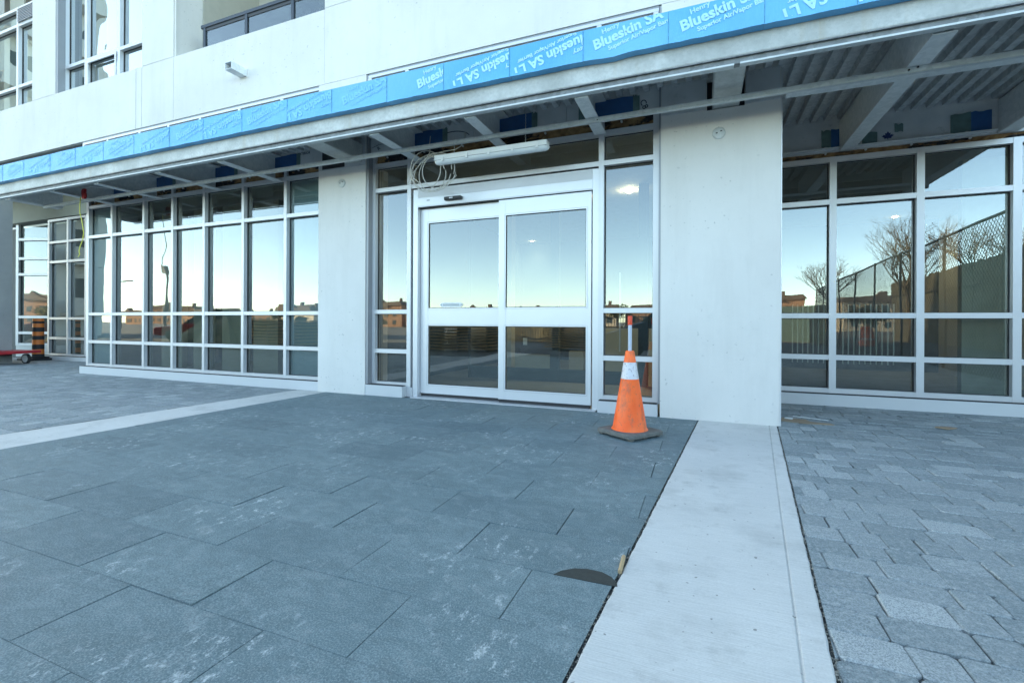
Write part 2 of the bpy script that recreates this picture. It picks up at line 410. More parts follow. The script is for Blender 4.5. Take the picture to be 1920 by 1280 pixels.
def pavers(name, x0, x1, y0, y1, edge, keep, label, seed):
    rnd = random.Random(seed); mb = MB(); H = .151; y = y0
    while y < y1:
        x = x0 + rnd.uniform(-.2, 0)
        while x < x1:
            L = rnd.choice([.13, .16, .20, .20, .25]); g = .0018
            a, b, c, d = x+g, x+L-g, y+g, y+H-g
            if d > y1: d = y1
            zz = rnd.uniform(-.003, .003); ch = rnd.uniform(.003, .005); jj = lambda: rnd.uniform(-.0035, .0035)
            q = [(a+jj(),c+jj()),(b+jj(),c+jj()),(b+jj(),d+jj()),(a+jj(),d+jj())]
            # rounded tumbled corners: cut each corner
            pl = []
            for i in range(4):
                p = Vector(q[i]); pr = Vector(q[i-1]); nx = Vector(q[(i+1)%4]); k = rnd.uniform(.006, .016)
                pl.append(p+(pr-p).normalized()*k); pl.append(p+(nx-p).normalized()*k)
            ctr = sum(pl, Vector((0,0)))/8; t0, t1 = rnd.uniform(-.0025, .0025), rnd.uniform(-.002, .002)
            n = 8; vs = [(p.x,p.y,-.05) for p in pl] + [(p.x,p.y,zz-ch) for p in pl]
            for p in pl:
                r = p+(ctr-p).normalized()*ch*1.3; vs.append((r.x, r.y, zz+(r.x-ctr.x)*t0*8+(r.y-ctr.y)*t1*8))
            fs = [tuple(16+i for i in range(8))]+[(i,(i+1)%n,n+(i+1)%n,n+i) for i in range(n)]+[(n+i,n+(i+1)%n,2*n+(i+1)%n,2*n+i) for i in range(n)]
            tone = rnd.random()**1.2*.85 if rnd.random() > .06 else rnd.uniform(.9, 1)
            mb.add(vs, fs, tone); x += L
        y += H
    o = mb.build(name, 'paver', tone=True, fix=False)
    clip(o, edge, keep); structure(o, label)
pavers('cobble_paving', -.4, 8.6, -1.2, Y2-.05, lambda y: sx_r_hi(y)+.009, True, 'rough grey tumbled pavers right of the wide concrete band', 3)
pavers('paver_forecourt', -24, -5.2, -1.2, 6.78, lambda y: sx_l_hi(y)-.008, False, 'small grey pavers left of the narrow concrete band', 4)
def strip(fa, fb, name, label, groove=None):
    mb = MB(); ys = [-4+.35*i for i in range(27)]; ys = [y for y in ys if y < D-.003]+[D-.003]
    def edge(f, y, s): return f(y)+s*(.0025*math.sin(y*31+s)+.0015*math.sin(y*83))
    fine = []
    y = -4.
    while y < D-.02: fine.append(y); y += .05
    fine.append(D-.004)
    n = len(fine)
    cols = [(lambda y: fa(y)+.0, -.05), (lambda y: fa(y)+.0, -.004), (lambda y: fa(y)+.006, .001)]
    if groove: cols += [(lambda y: groove(y)-.007, .001), (lambda y: groove(y)-.001, -.005), (lambda y: groove(y)+.006, .001)]
    cols += [(lambda y: fb(y)-.006, .001), (lambda y: fb(y), -.004), (lambda y: fb(y), -.05)]
    vs = []
    for y in fine:
        for i, (f, z) in enumerate(cols):
            s = (.0016*math.sin(y*47+i)+.001*math.sin(y*113)) if i in (0,1,2,len(cols)-1,len(cols)-2,len(cols)-3) else 0
            vs.append((f(y)+s, y, z))
    m = len(cols); fs = [(i*m+j, i*m+j+1, (i+1)*m+j+1, (i+1)*m+j) for i in range(n-1) for j in range(m-1)]
    structure(mb.add(vs, fs).build(name, 'strip'), label)
strip(sx_r_lo, sx_r_hi, 'concrete_band', 'wide pale concrete band running from the pillar towards the viewer', lambda y: .126+.0985*y)
strip(sx_l_hi, sx_l_lo, 'concrete_kerb', 'narrow pale concrete band left of the dark slabs')
# gravel along the joints
def joint_gravel():
    mb = MB()
    for fn, s, n in ((sx_r_hi, .006, 900), (sx_r_lo, -.007, 700)):
        for _ in range(n):
            y = random.uniform(.9, 5.1); r = random.uniform(.0015, .0045) if random.random() < .93 else random.uniform(.005, .008)
            x = fn(y)+s+random.uniform(-.007, .007); z = random.uniform(-.012, -.001)
            o = [Vector((random.uniform(.6,1.3)*r*a, random.uniform(.6,1.3)*r*b, random.uniform(.5,1)*r*c)) for a,b,c in ((1,0,0),(-1,0,0),(0,1,0),(0,-1,0),(0,0,1),(0,0,-1))]
            mb.add([(x+v.x, y+v.y, z+v.z) for v in o], [(0,2,4),(2,1,4),(1,3,4),(3,0,4),(2,0,5),(1,2,5),(3,1,5),(0,3,5)])
    tag(mb.build('joint_gravel', 'gravel', fix=False), 'fine gravel lying in the gaps beside the concrete band', 'gravel', kind='stuff')
joint_gravel()
def damp_patch():
    up = [(-.535,1.792),(-.515,1.83),(-.47,1.868),(-.42,1.884),(-.36,1.882),(-.318,1.86),(-.292,1.825),(-.285,1.80)]
    pts = up; n = len(pts); mb = MB()
    mb.add([(x,y,.0022) for x,y in pts]+[(x,y,.0) for x,y in pts], [tuple(range(n))]+[(i,(i+1)%n,n+(i+1)%n,n+i) for i in range(n)])
    structure(mb.build('damp_patch', plain('damp_sand', (.035,.038,.034), .9, 0, .3, 40, .4)), 'dark crescent patch where a slab chips away at the concrete band')
damp_patch()

# ------------------------------------------------------------------ building
B = thing('apartment_building', 'white rendered apartment building with silver framed ground floor glazing under a canopy', 'building')
def wall(name, *boxes, mat='wall'):
    mb = MB()
    for b in boxes: mb.box(*b)
    return mb.build(name, mat, B)
g = .004
wall('pillar', (-5.10, -4.265, D, D+.5, 0, SOF-.004)); wall('pillar', (-.39, .73, D, D+.5, 0, 3.19), (-.39, .06, D, D+.5, 3.19, 3.5), (.414, .73, D, D+.5, 3.19, 3.5), (-.39, .73, D, D+.5, 3.5, SOF-.004))
wall('pillar', (-16.2, -14.92, D, D+.6, 0, SOF-.004), mat='conc')
wall('upper_wall', (-20, -9.30, D, D+.07, SOF, 5.47), (-9.285, -9.135, D, D+.07, SOF, 5.47), (-9.125, -8.292, D, D+.07, SOF, 5.47), (-20, -8.292, D+.0705, D+.45, 4.48, 5.468))
wall('upper_wall', (-8.284, -5.004, D, D+.07, SOF, 5.468), (-8.284, -5.004, D+.0705, D+.25, 4.48, 5.466), (-5.0, 12, D, D+.07, SOF, 5.484), (-5.0, 12, D+.0705, D+.45, 4.48, 5.482))
wall('upper_wall', (-5.0, 12, D, D+.45, 5.49, 10))
wall('pier', (-12.66, -11.83, D, D+.55, 5.476, 10)); wall('pier', (-9.125, -8.292, D, D+.5, 5.476, 10), (-8.28, -8.25, D+.012, D+.03, 5.476, 10)); wall('pier', (-20, -15.2, D, D+.55, 5.476, 10))
wall('soffit', (-20, 12, D+.072, Y2+.5, 4.462, 4.479), mat='conc')
wall('recess_wall', (-18.6, -10.6, Y2, Y2+.3, 3.66, SOF), (-12.9+.0, -10.9, Y2+.02, Y2+.3, .0, 3.66), (-10.93, -10.86, G+.13, Y2, 0, 3.4), mat='hoardpale')
wall('recess_wall', (.55, 12, Y2+.0, Y2+.3, 3.13, SOF), mat='board')
wall('core_sun_block', (-20, 12, 13.5, 24, 0, 26), (-20, 12, D+.6, 13.5, 10, 26), (-60, -20, 12, 24, 0, 44), (12, 34, 9, 24, 0, 26), (4.6, 12, Y2+.05, 13.5, 0, 3.13))  # unseen building mass, made wide and tall to keep the sun off the front
# cladding trim down the right edge of the right pillar
part('corner_trim', bx(.731, .742, D-.002, D+.4, 0, 3.5), 'frame', B)
for xs__ in (LX, [-4.21, -3.61, -1.06, -.448]):
    hb_ = MB().box(xs__[0]-.02, xs__[-1]+.03, D+.008, D+.06, 4.338, 4.374)
    for x in xs__: hb_.box(x-.027, x+.027, D+.010, D+.06, 4.25, 4.338)
    hb_.build('window_head', 'frame', B)
    MB().box(xs__[0]-.02, xs__[-1]+.03, D+.012, D+.06, 4.374, 4.398).box(xs__[0]-.02, xs__[-1]+.03, D+.03, D+.06, 4.25, 4.338).build('head_shadow_gap', 'trim', B)
wall('head_gap', (-10.9, -5.11, G+.01, G+.11, 4.432, 4.46), (-4.26, -.40, G+.03, G+.13, 4.432, 4.46), mat='tar')  # black bars paint the shade of the gap above the frames
wall('recess_wall', (-10.86, -5.11, Y2+.0, Y2+.1, 3.3, 4.46), mat='darkint')
part('jamb_liner', bx(-4.263, -4.225, D+.012, D+.3, .155, 4.39), 'trim', B)
part('jamb_liner', bx(-.412, -.392, D+.012, D+.3, .14, 4.39), 'trim', B)

def bay(label, xs, zs, y, glass='glass', mw=.055, rh=.055, depth=.12, skip=(), spandrel=(), sill=None, panes=True, name='window_bay', tilt=.0035, outerw=None, rails_only=None):
    """xs: mullion centres, zs: rail centres. One frame mesh, panes as children."""
    mb = MB(); n = len(xs)
    for i, x in enumerate(xs):
        w_ = (outerw if (outerw and i in (0, n-1)) else mw)/2
        mb.box(x-w_, x+w_, y, y+depth, zs[0]-rh/2, zs[-1]+rh/2)
    gk = MB()
    for i in range(n-1):
        wl = (outerw if (outerw and i == 0) else mw)/2; wr = (outerw if (outerw and i == n-2) else mw)/2
        a, b = xs[i]+wl, xs[i+1]-wr
        for z in zs: mb.box(a, b, y+.003, y+depth-.003, z-rh/2, z+rh/2)
    fr = mb.build(name, 'frame', B)
    fr['label'] = label
    for i in range(n-1):
        wl = (outerw if (outerw and i == 0) else mw)/2; wr = (outerw if (outerw and i == n-2) else mw)/2
        a, b = xs[i]+wl, xs[i+1]-wr
        for j in range(len(zs)-1):
            c, d = zs[j]+rh/2, zs[j+1]-rh/2
            if (i, j) in skip: continue
            t1, t2 = random.uniform(-tilt, tilt), random.uniform(-tilt, tilt)*.6
            yy = y+.075; hw, hh = (b-a)/2, (d-c)/2
            v = [(a, yy-hw*t1-hh*t2, c), (b, yy+hw*t1-hh*t2, c), (b, yy+hw*t1+hh*t2, d), (a, yy-hw*t1+hh*t2, d)]
            MB().add(v, [(0,1,2,3)]).build('pane', glass, fr, fix=False)
            # black gasket round the pane
            k = .007
            gk.box(a, a+k, y+.062, y+.073, c, d).box(b-k, b, y+.062, y+.073, c, d).box(a+k, b-k, y+.062, y+.073, c, c+k).box(a+k, b-k, y+.062, y+.073, d-k, d)
            if (i, j) in spandrel:
                bx(a, b, yy+.03, yy+.04, c, d).build('spandrel_panel', 'spandrel', fr)
    gk.build('gasket', 'rubber', fr)
    if sill:
        x0, x1, y0, z1 = sill
        s = MB().box(x0, x1, y0, y+.02, 0, z1).build('sill', 'sill', fr, bevel=.003)
        bx(x0+.01, x1-.01, y0+.012, y+.02, z1, z1+.008).build('sill_joint', 'rubber', fr)
    return fr
LZ = [.165, .605, 1.13, 2.60, 3.165, 4.402]
bay('seven column ground floor window left of the pillars', LX, LZ, G, sill=(-10.98, -5.10, D+.004, .138),
    spandrel=[(0,j) for j in range(5)]+[(6,j) for j in range(5)], outerw=.075)
bay('narrow side light left of the sliding door', [-4.21, -3.628], [.155, .605, 1.143, 2.818, 3.16, 4.402], G+.02, sill=(-4.263, -3.66, D+.003, .145), outerw=.06)
bay('narrow side light right of the sliding door', [-1.045, -.448], [.155, .605, 1.143, 2.818, 3.16, 4.402], G+.02, sill=(-1.06, -.414, D+.003, .13), outerw=.06)
# transom over the door
bay('wide transom over the sliding door', [-3.598, -1.075], [2.818, 3.16, 4.402], G+.024, mw=.002)
bay('tall window in the recess right of the big pillar', [.68, 1.527, 2.393, 3.245, 4.1], [.175, .59, 1.105, 2.515, 3.04], Y2, sill=(.60, 4.6, Y2-.09, .14), mw=.075, rh=.062)
bay('two column window in the recess behind the left end', [-15.80, -14.94, -14.16, -13.3, -12.92], [.125, .55, 1.06, 2.52, 3.03, 3.60], Y2, sill=(-16.1, -12.9, Y2-.12, .10), mw=.075, rh=.06)
# angled bay far left
ang = bay('angled corner window behind the orange and black marker post', [-1.55, -.0, .28], [.34, .66, 1.10, 2.28, 2.72, 3.25, 3.9], 0, mw=.08, rh=.07)
ang.location = (-16.13, 7.42, 0); ang.rotation_euler = (0, 0, .30)
bx(-1.6, .32, .02, .2, 0, .30).build('wall_panel', 'tower', ang); bx(-1.6, .32, .02, .2, 3.94, 4.4).build('wall_panel', 'tower', ang)
# right side upper sheathing details: brown insulation strips over the glazing
def insul(x0, x1, y, z0, z1, name='insulation_strip'):
    mb = MB(); n = int((x1-x0)/.05)+1; vs = []; fs = []
    for i in range(n+1):
        x = x0+(x1-x0)*i/n
        for j, z in enumerate((z0, (z0*2+z1)/3, (z0+2*z1)/3, z1)): vs.append((x, y+random.uniform(-.018, .012), z+(random.uniform(-.006,.006))))
    for i in range(n):
        for j in range(3): fs.append((i*4+j, (i+1)*4+j, (i+1)*4+j+1, i*4+j+1))
    o = mb.add(vs, fs).build(name, 'insul', B, fix=False)
    ws = MB(); x = x0+.2
    while x < x1: 
        ws.tube([(x, y-.05, (z0+z1)/2), (x, y-.03, (z0+z1)/2)], .012, 10); x += random.uniform(.35, .6)
    ws.build('washer', 'frame', o)
insul(-10.86, -5.11, G+.04, 3.195, 3.32); insul(-4.18, -1.08, G+.06, 3.19, 3.32); insul(-1.02, -.47, G+.06, 3.19, 3.32); insul(.74, 3.6, Y2+.03, 3.072, 3.15)
# sheathing boards behind the canopy
for a_, b_ in ((-10.9, -9.3), (-9.296, -7.9), (-7.896, -6.6), (-6.596, -5.11), (-4.26, -3.85), (-3.846, -2.65), (-2.646, -1.45), (-1.446, -.392)): bx(a_, b_, G-.02, G-.004, 3.30, 3.56).build('sheathing_board', 'board', B)
bd2 = MB().box(-10.9, -5.11, G-.02, G-.004, 3.56, 3.60).box(-4.26, -.392, G-.02, G-.004, 3.56, 3.60); bd2.build('ledger_angle', 'deck', B)
bx(-5.09, -4.27, D-.012, D-.003, 3.16, 3.52).build('sheathing_board', 'board', B); 
bx(-.385, .055, D-.012, D-.003, 3.2, 3.52).build('sheathing_board', 'board', B); bx(.42, .72, D-.012, D-.003, 3.2, 3.52).build('sheathing_board', 'board', B)
def patch(x0, x1, y, z0, z1, mat='bluepatch'):
    mb = MB(); n = 5
    t = [(x0+(x1-x0)*i/n, z1+random.uniform(-.01,.012)) for i in range(n+1)]; b = [(x0+(x1-x0)*i/n, z0+random.uniform(-.01,.01)) for i in range(n, -1, -1)]
    mb.prism(b+t if False else [(p[0], p[1]) for p in t+b], y-.006, y); return mb.build('membrane_patch', mat, B)
for xc in (-9.9, -8.71, -7.22, -5.91, -3.42, -2.2, -1.02):
    patch(xc-.20, xc+.33, G-.024, 3.28, 3.50); patch(xc+.33, xc+.40, G-.022, 3.3, 3.50, 'primer'); patch(xc-.28, xc-.20, G-.022, 3.3, 3.5, 'primer')
for x0, x1 in ((1.50, 1.79), (2.84, 3.02)):
    patch(x0, x1, Y2-.004, 3.17, 3.40); patch(x0-.1 if x0 < 2 else 2.66, x0, Y2-.003, 3.19, 3.40, 'primer')
patch(1.82, 1.97, Y2-.003, 3.17, 3.31, 'primer'); patch(2.14, 2.22, Y2-.003, 3.28, 3.37, 'primer')
part('angle', bx(.74, 3.05, Y2-.07, Y2-.001, 3.150, 3.165), 'galv', B)
def leaf_mark():
    pts = [(0,-.05),(.006,-.02),(.04,-.026),(.036,-.012),(.07,.02),(.05,.022),(.05,.04),(.028,.026),(.03,.062),(.014,.055),(0,.09)]
    pl = pts+[(-x,z) for x,z in pts[::-1][1:-1]]
    MB().prism([(2.075+x*.9, 3.235+z*.75) for x,z in pl], Y2-.004, Y2-.001).build('printed_mark', plain('navy_ink', (.01,.03,.12), .6), B)
leaf_mark()

# upper storey windows
def upwin(label, xs, zs, y, louvre=None):
    return bay(label, xs, zs, y, 'wavyglass', mw=.075, rh=.06, depth=.14, outerw=.09, tilt=.003)
upwin('upper storey window nearest the left picture edge', [-15.1, -13.56, -12.70], [5.44, 5.99, 7.30, 7.66], D+.13)
upwin('three column upper storey window left of the balcony', [-11.72-.08, -11.08, -10.04, -9.10], [5.44, 6.05, 9.0], D+.13)
mb = MB()
for k in range(9): mb.box(-13.5, -12.72, D+.10+.0, D+.125, 7.34+k*.033, 7.355+k*.033)
mb.build('louvre', 'trim', B)
part('jamb_liner', bx(-11.83, -11.76, D+.01, D+.35, 5.475, 10), 'trim', B)
part('opening_sash', MB().box(-11.02, -10.10, D+.115, D+.135, 5.49, 5.53).box(-11.02, -10.10, D+.115, D+.135, 5.97, 6.01).box(-11.02, -10.98, D+.115, D+.135, 5.53, 5.97).box(-10.14, -10.10, D+.115, D+.135, 5.53, 5.97), 'frame', B)
wall('room_wall', (-15.2, -9.12, 6.6, 6.7, 5.4, 10), mat='tower')
wall('curtain', (-14.9, -14.3, 5.75, 5.78, 5.4, 9), (-13.3, -12.8, 5.75, 5.78, 5.4, 9), (-11.7, -11.25, 5.75, 5.78, 5.4, 9), mat='beige')
# balcony recess
wall('balcony_wall', (-8.29, -6.35, 6.85, 6.95, 5.3, 10), (-8.29, -8.26, 5.722, 6.849, 5.3, 10), (-5.0, -4.9, D+.5, 6.9, 5.3, 10), mat=plain('balcony_beige_wall', (.42,.40,.34), .9))
wall('balcony_floor', (-8.2, -5.0, D+.26, 6.85, 5.3, 5.40), mat='conc')
bay('glazed balcony door behind the dark railing', [-6.3, -5.7, -5.05], [5.42, 7.6], 6.86, 'clear', mw=.07)
rl = MB().box(-7.93, -5.0, 5.44, 5.50, 5.99, 6.045).build('balcony_railing', 'darkmetal', B, bevel=.004)
for x in (-7.85, -6.86, -5.86, -5.03): bx(x-.028, x+.028, 5.445, 5.495, 5.35, 5.99).build('post', 'darkmetal', rl)
for a, b in ((-7.82,-6.89),(-6.83,-5.89),(-5.83,-5.06)): bx(a, b, 5.464, 5.474, 5.40, 5.96).build('glass_panel', 'clear', rl)
bx(-7.82, -5.06, 5.455, 5.485, 5.935, 5.989).build('rail_channel', 'black', rl)

# ------------------------------------------------------------------ sliding door
dr = MB()
YD = 5.35
dr.box(-3.571, -3.50, YD-.012, YD+.16, .0, 2.77).box(-1.145, -1.077, YD-.012, YD+.16, .0, 2.77)
dr.box(-3.50, -1.145, YD-.01, YD+.16, 2.535, 2.77)
door = dr.build('sliding_door', 'door', B); door['label'] = 'silver automatic sliding door in the middle of the picture'
mb = MB()
for k in range(16):
    z = 2.655+k*.0068; mb.box(-3.497, -1.148, YD-.0155, YD-.0105, z, z+.0036)
mb.build('ribbed_header_cover', 'door', door)
bx(-3.50, -1.145, YD-.016, YD-.0105, 2.545, 2.64).build('header_cover', 'door', door, bevel=.002)
bx(-3.50, -1.145, YD-.003, YD+.13, 2.5352-.013, 2.5345).build('header_gap', 'rubber', door)
bx(-3.571, -1.077, YD-.02, YD-.014, 2.772, 2.786).build('head_seam', 'rubber', door)
def leaf(label, x0, x1, y, gx0, gx1, z0):
    mb = MB(); y1 = y+.045
    mb.box(x0, gx0, y, y1, z0, 2.52).box(gx1, x1, y, y1, z0, 2.52)
    mb.box(gx0, gx1, y+.001, y1-.001, z0, .175).box(gx0, gx1, y+.001, y1-.001, .955, 1.19).box(gx0, gx1, y+.001, y1-.001, 2.325, 2.52)
    lf = mb.build('door_leaf', 'door', door, bevel=.002); lf['label'] = label
    for c, d in ((.175, .955), (1.19, 2.325)):
        MB().add([(gx0, y+.022, c), (gx1, y+.022, c), (gx1, y+.022+random.uniform(-.0015,.0015), d), (gx0, y+.022, d)], [(0,1,2,3)]).build('pane', 'glass', lf, fix=False)
    k = .012; gkb = MB(); bead = MB()
    for c, d in ((.175, .955), (1.19, 2.325)):
        gkb.box(gx0, gx0+.006, y+.012, y+.02, c, d).box(gx1-.006, gx1, y+.012, y+.02, c, d).box(gx0+.006, gx1-.006, y+.012, y+.02, c, c+.006).box(gx0+.006, gx1-.006, y+.012, y+.02, d-.006, d)
        bead.box(gx0-.018, gx0-.016, y-.002, y, c-.016, d+.016).box(gx1+.016, gx1+.018, y-.002, y, c-.016, d+.016).box(gx0-.016, gx1+.016, y-.002, y, c-.018, c-.016).box(gx0-.016, gx1+.016, y-.002, y, d+.016, d+.018)
    gkb.build('gasket', 'rubber', lf); bead.build('glazing_bead_line', 'trim', lf)
    bx(x0+.01, x1-.01, y+.01, y+.035, .012, z0-.001).build('bottom_brush', 'rubber', lf)
    return lf
l1 = leaf('left leaf, set back behind the right leaf', -3.495, -2.25, YD+.055, -3.375, -2.34, .052)
l2 = leaf('right leaf, standing proud of the left leaf', -2.325, -1.16, YD-.004, -2.23, -1.222, .052)
bx(-3.658, -3.573, G+.02, G+.14, 0, .127).build('post_foot', 'frame', door)
bx(-1.0765, -1.061, G+.02, G+.14, 0, .127).build('post_foot', 'frame', door)
bx(-3.55, -1.09, D+.02, YD+.16, 0.002, .012).build('threshold', 'frame', door)
sn = bx(-3.075, -2.83, YD-.065, YD-.016, 2.578, 2.622).build('motion_sensor', 'black', door, bevel=.008)
bx(-2.995, -2.945, YD-.068, YD-.0655, 2.592, 2.610).build('sensor_badge', 'frame', sn)
bx(-3.36, -3.315, YD-.018, YD-.0162, 2.605, 2.620).build('badge', 'trim', door)
st = MB()
# arrow sticker
xa, xb, zc_, h = -3.21, -2.86, 1.232, .030
pl = [(xa, zc_), (xa+.035, zc_-h*.9), (xa+.05, zc_-h), (xb-.05, zc_-h), (xb-.035, zc_-h*.9), (xb, zc_), (xb-.035, zc_+h*.9), (xb-.05, zc_+h), (xa+.05, zc_+h), (xa+.035, zc_+h*.9)]
stk = MB().prism(pl, YD+.070, YD+.0755).build('arrow_sticker', 'white', l1)
MB().box(xa+.05, xb-.05, YD+.0685, YD+.0698, zc_-.016, zc_+.016).add([(xa+.012,YD+.0692,zc_),(xa+.036,YD+.0692,zc_-.016),(xa+.036,YD+.0692,zc_+.016)],[(0,1,2)]).add([(xb-.012,YD+.0692,zc_),(xb-.036,YD+.0692,zc_+.016),(xb-.036,YD+.0692,zc_-.016)],[(0,1,2)]).build('sticker_print', plain('sticker_grey', (.40,.42,.42), .5), stk)

# ------------------------------------------------------------------ lettering helper
def text_mesh(txt, size, x, z, ang, y, clipx=None, clipz=None, offset=.0, flip=False, name='lettering', mat='print', parent=None, sp=1.0):
    cu = bpy.data.curves.new('t', 'FONT'); cu.body = txt; cu.size = size; cu.offset = offset; cu.resolution_u = 3; cu.space_character = sp; cu.space_line = .8
    o = bpy.data.objects.new('t', cu); C.objects.link(o)
    dg = bpy.context.evaluated_depsgraph_get(); me = bpy.data.meshes.new_from_object(o.evaluated_get(dg))
    bpy.data.objects.remove(o); bpy.data.curves.remove(cu)
    mt = Matrix.Translation((x, y, z)) @ Matrix.Rotation(-ang, 4, 'Y') @ Matrix.Rotation(R(90), 4, 'X')
    me.transform(mt)
    bm = bmesh.new(); bm.from_mesh(me)
    def cut(co, no):
        if bm.verts: bmesh.ops.bisect_plane(bm, geom=bm.verts[:]+bm.edges[:]+bm.faces[:], plane_co=co, plane_no=no, clear_outer=True, dist=1e-6)
    if clipx: cut((clipx[0],y,0), (-1,0,0)); cut((clipx[1],y,0), (1,0,0))
    if clipz: cut((0,y,clipz[0]), (0,0,-1)); cut((0,y,clipz[1]), (0,0,1))
    bm.to_mesh(me); n = len(bm.faces); bm.free()
    return me if n else None
def join_meshes(meshes, name, mat, parent):
    bm = bmesh.new()
    for me in meshes:
        if me: bm.from_mesh(me)
    me = bpy.data.meshes.new(name); bm.to_mesh(me); bm.free(); me.materials.clear(); me.materials.append(M[mat])
    o = bpy.data.objects.new(name, me); C.objects.link(o); o.parent = parent; return o

# ------------------------------------------------------------------ canopy
K = thing('entrance_canopy', 'long unfinished steel canopy with a blue membrane fascia over the glazing', 'canopy')
CX0, CX1 = -11.5, 3.30; FY = 4.26
part('fascia_beam', bx(CX0, CX1, FY, FY+.10, 3.205, 3.40), 'beam', K, bevel=.01)
part('bottom_channel', MB().box(CX0, CX1, FY+.022, FY+.09, 3.150, 3.2045).box(CX0, CX1, FY-.001, FY+.022, 3.196, 3.2045), 'channel', K)
part('bright_angle', MB().box(CX0, .255, FY-.002, FY+.004, 3.128, 3.143).box(CX0, .255, FY+.004, FY+.06, 3.128, 3.132), 'galv_bright', K)
part('bright_angle', MB().box(.30, CX1, FY-.002, FY+.004, 3.132, 3.147).box(.30, CX1, FY+.004, FY+.06, 3.135, 3.139), 'galv_bright', K)
# blue membrane fascia in panels
seams = [CX0, -11.03, -10.36, -9.59, -8.90, -8.19, -7.47, -6.70, -6.03, -5.32, -4.565, -3.89, -3.135, -2.436, -1.709, -.99, -.256, .467, 1.078, 1.82, 2.56, CX1]
BY = 4.174
mb = MB()
for a, b in zip(seams[:-1], seams[1:]):
    n = 8; vs = []; y1 = BY+.30; zt = 3.645
    for i in range(n+1):
        x = a+.0005+(b-a-.001)*i/n; wv = .0008*math.sin(x*11)+random.uniform(-.0006,.0006); zb = 3.368+random.uniform(-.003,.003)+(-.012*math.exp(-((x+.75)/.12)**2))
        vs += [(x, BY+wv, zt+.002*math.sin(x*4)), (x, BY+wv*1.5+.001, 3.50), (x, BY+wv*.4, zb), (x, FY-.001, zb), (x, y1, zt)]
    fs = []
    for i in range(n):
        o = i*5; p = o+5
        fs += [(o,o+1,p+1,p),(o+1,o+2,p+2,p+1),(o+2,o+3,p+3,p+2),(o+4,o,p,p+4)]
    mb.add(vs, fs)
mem = mb.build('blue_membrane', 'blue', K, fix=True)
part('deck_edge', bx(CX0, CX1, FY+.02, FY+.12, 3.401, 3.63), 'galv', K)
for x in seams[1:-1]:
    sm = MB(); z = 3.37; 
    while z < 3.635:
        w_ = random.uniform(.0012, .004); sm.box(x-w_/2, x+w_/2, BY-.0034, BY-.0018, z, z+.03); z += .03
    if False:
        for _ in range(14):
            px = x+random.uniform(0, .05)*random.random(); pz = random.uniform(3.39, 3.62); sm.box(px, px+random.uniform(.002,.006), BY-.0036, BY-.0018, pz, pz+random.uniform(.005,.03))
    sm.build('seam', 'seam', mem)
tx = []
lets = []
def upright(x, z, a, b, s=1.0, ang=R(15)):
    c, sn_ = math.cos(ang), math.sin(ang); y = BY-.0034; cz = (3.385, 3.643)
    def at(u, v): return x+u*c-v*sn_, z+u*sn_+v*c
    p = at(0, 0); tx.append(text_mesh('Blueskin SA', .128*s, p[0], p[1], ang, y, (a, b), cz, .0048*s))
    p = at(.10*s, .105*s); tx.append(text_mesh('Henry', .062*s, p[0], p[1], ang, y, (a, b), cz, .002*s))
    p = at(.115*s, -.06*s); tx.append(text_mesh('Superior Air/Vapor Barrier', .054*s, p[0], p[1], ang, y, (a, b), cz, .002*s))
def inverted(x, z, a, b, s=1.0, ang=R(15)):
    c, sn_ = math.cos(ang), math.sin(ang); y = BY-.0034; cz = (3.385, 3.643); A = ang+math.pi
    def at(u, v): return x+u*math.cos(A)-v*math.sin(A), z+u*math.sin(A)+v*math.cos(A)
    p = at(0, 0); tx.append(text_mesh('Blueskin SA LT', .128*s, p[0], p[1], A, y, (a, b), cz, .0048*s))
    p = at(.03*s, .105*s); tx.append(text_mesh('Henry', .062*s, p[0], p[1], A, y, (a, b), cz, .002*s))
    p = at(.115*s, -.06*s); tx.append(text_mesh('Superior Air/Vapor Barrier', .054*s, p[0], p[1], A, y, (a, b), cz, .002*s))
P = lambda i: (seams[i]+.004, seams[i+1]-.004)
for i, (a, b) in enumerate(zip(seams[:-1], seams[1:])):
    a, b = a+.004, b-.004
    tx.clear()
    if abs(a+.986) < .01: upright(-.885, 3.445, a, b)
    elif abs(a+.252) < .01: upright(-.15, 3.445, a, b)
    elif abs(a+1.705) < .01: inverted(-.93, 3.63, a, b)
    elif abs(a+2.432) < .01: inverted(-1.60, 3.63, a, b)
    elif abs(a+3.131) < .01: upright(-2.74, 3.44, a, b)
    elif abs(a-.471) < .01: inverted(1.32, 3.64, a, b)
    elif i % 2: upright(a+random.uniform(.1,.3), 3.435, a, b)
    else: inverted(b+random.uniform(-.05,.15), 3.63, a, b)
    join_meshes(tx, 'printed_lettering', 'print' if a > -3.3 else 'printfaint', mem)
# corrugated deck
mb = MB()
def deck(x0, x1, y0, y1, z):
    x = x0; pts = []
    while x < x1:
        pts += [(x, z), (x+.060, z), (x+.070, z+.06), (x+.135, z+.06)]; x += .145
    vs = [(px, y0, pz) for px, pz in pts]+[(px, y1, pz) for px, pz in pts]; n = len(pts)
    mb.add(vs, [(i, i+1, n+i+1, n+i) for i in range(n-1)])
deck(CX0+.05, .70, FY+.1, G-.01, 3.52); deck(.70, CX1-.02, FY+.1, Y2, 3.52)
dk = mb.build('roof_deck', 'deck', K, fix=False)
bx(CX0, CX1-.01, FY+.13, G+.02, 3.60, 3.63).build('deck_topping', 'conc', K)
bx(.74, CX1-.01, G+.03, Y2, 3.60, 3.63).build('deck_topping', 'conc', K)
MB().lathe([(.06, 3.512), (.001, 3.512)], 2.62, 5.75, 14).build('deck_hole_plug', 'rubber', dk)
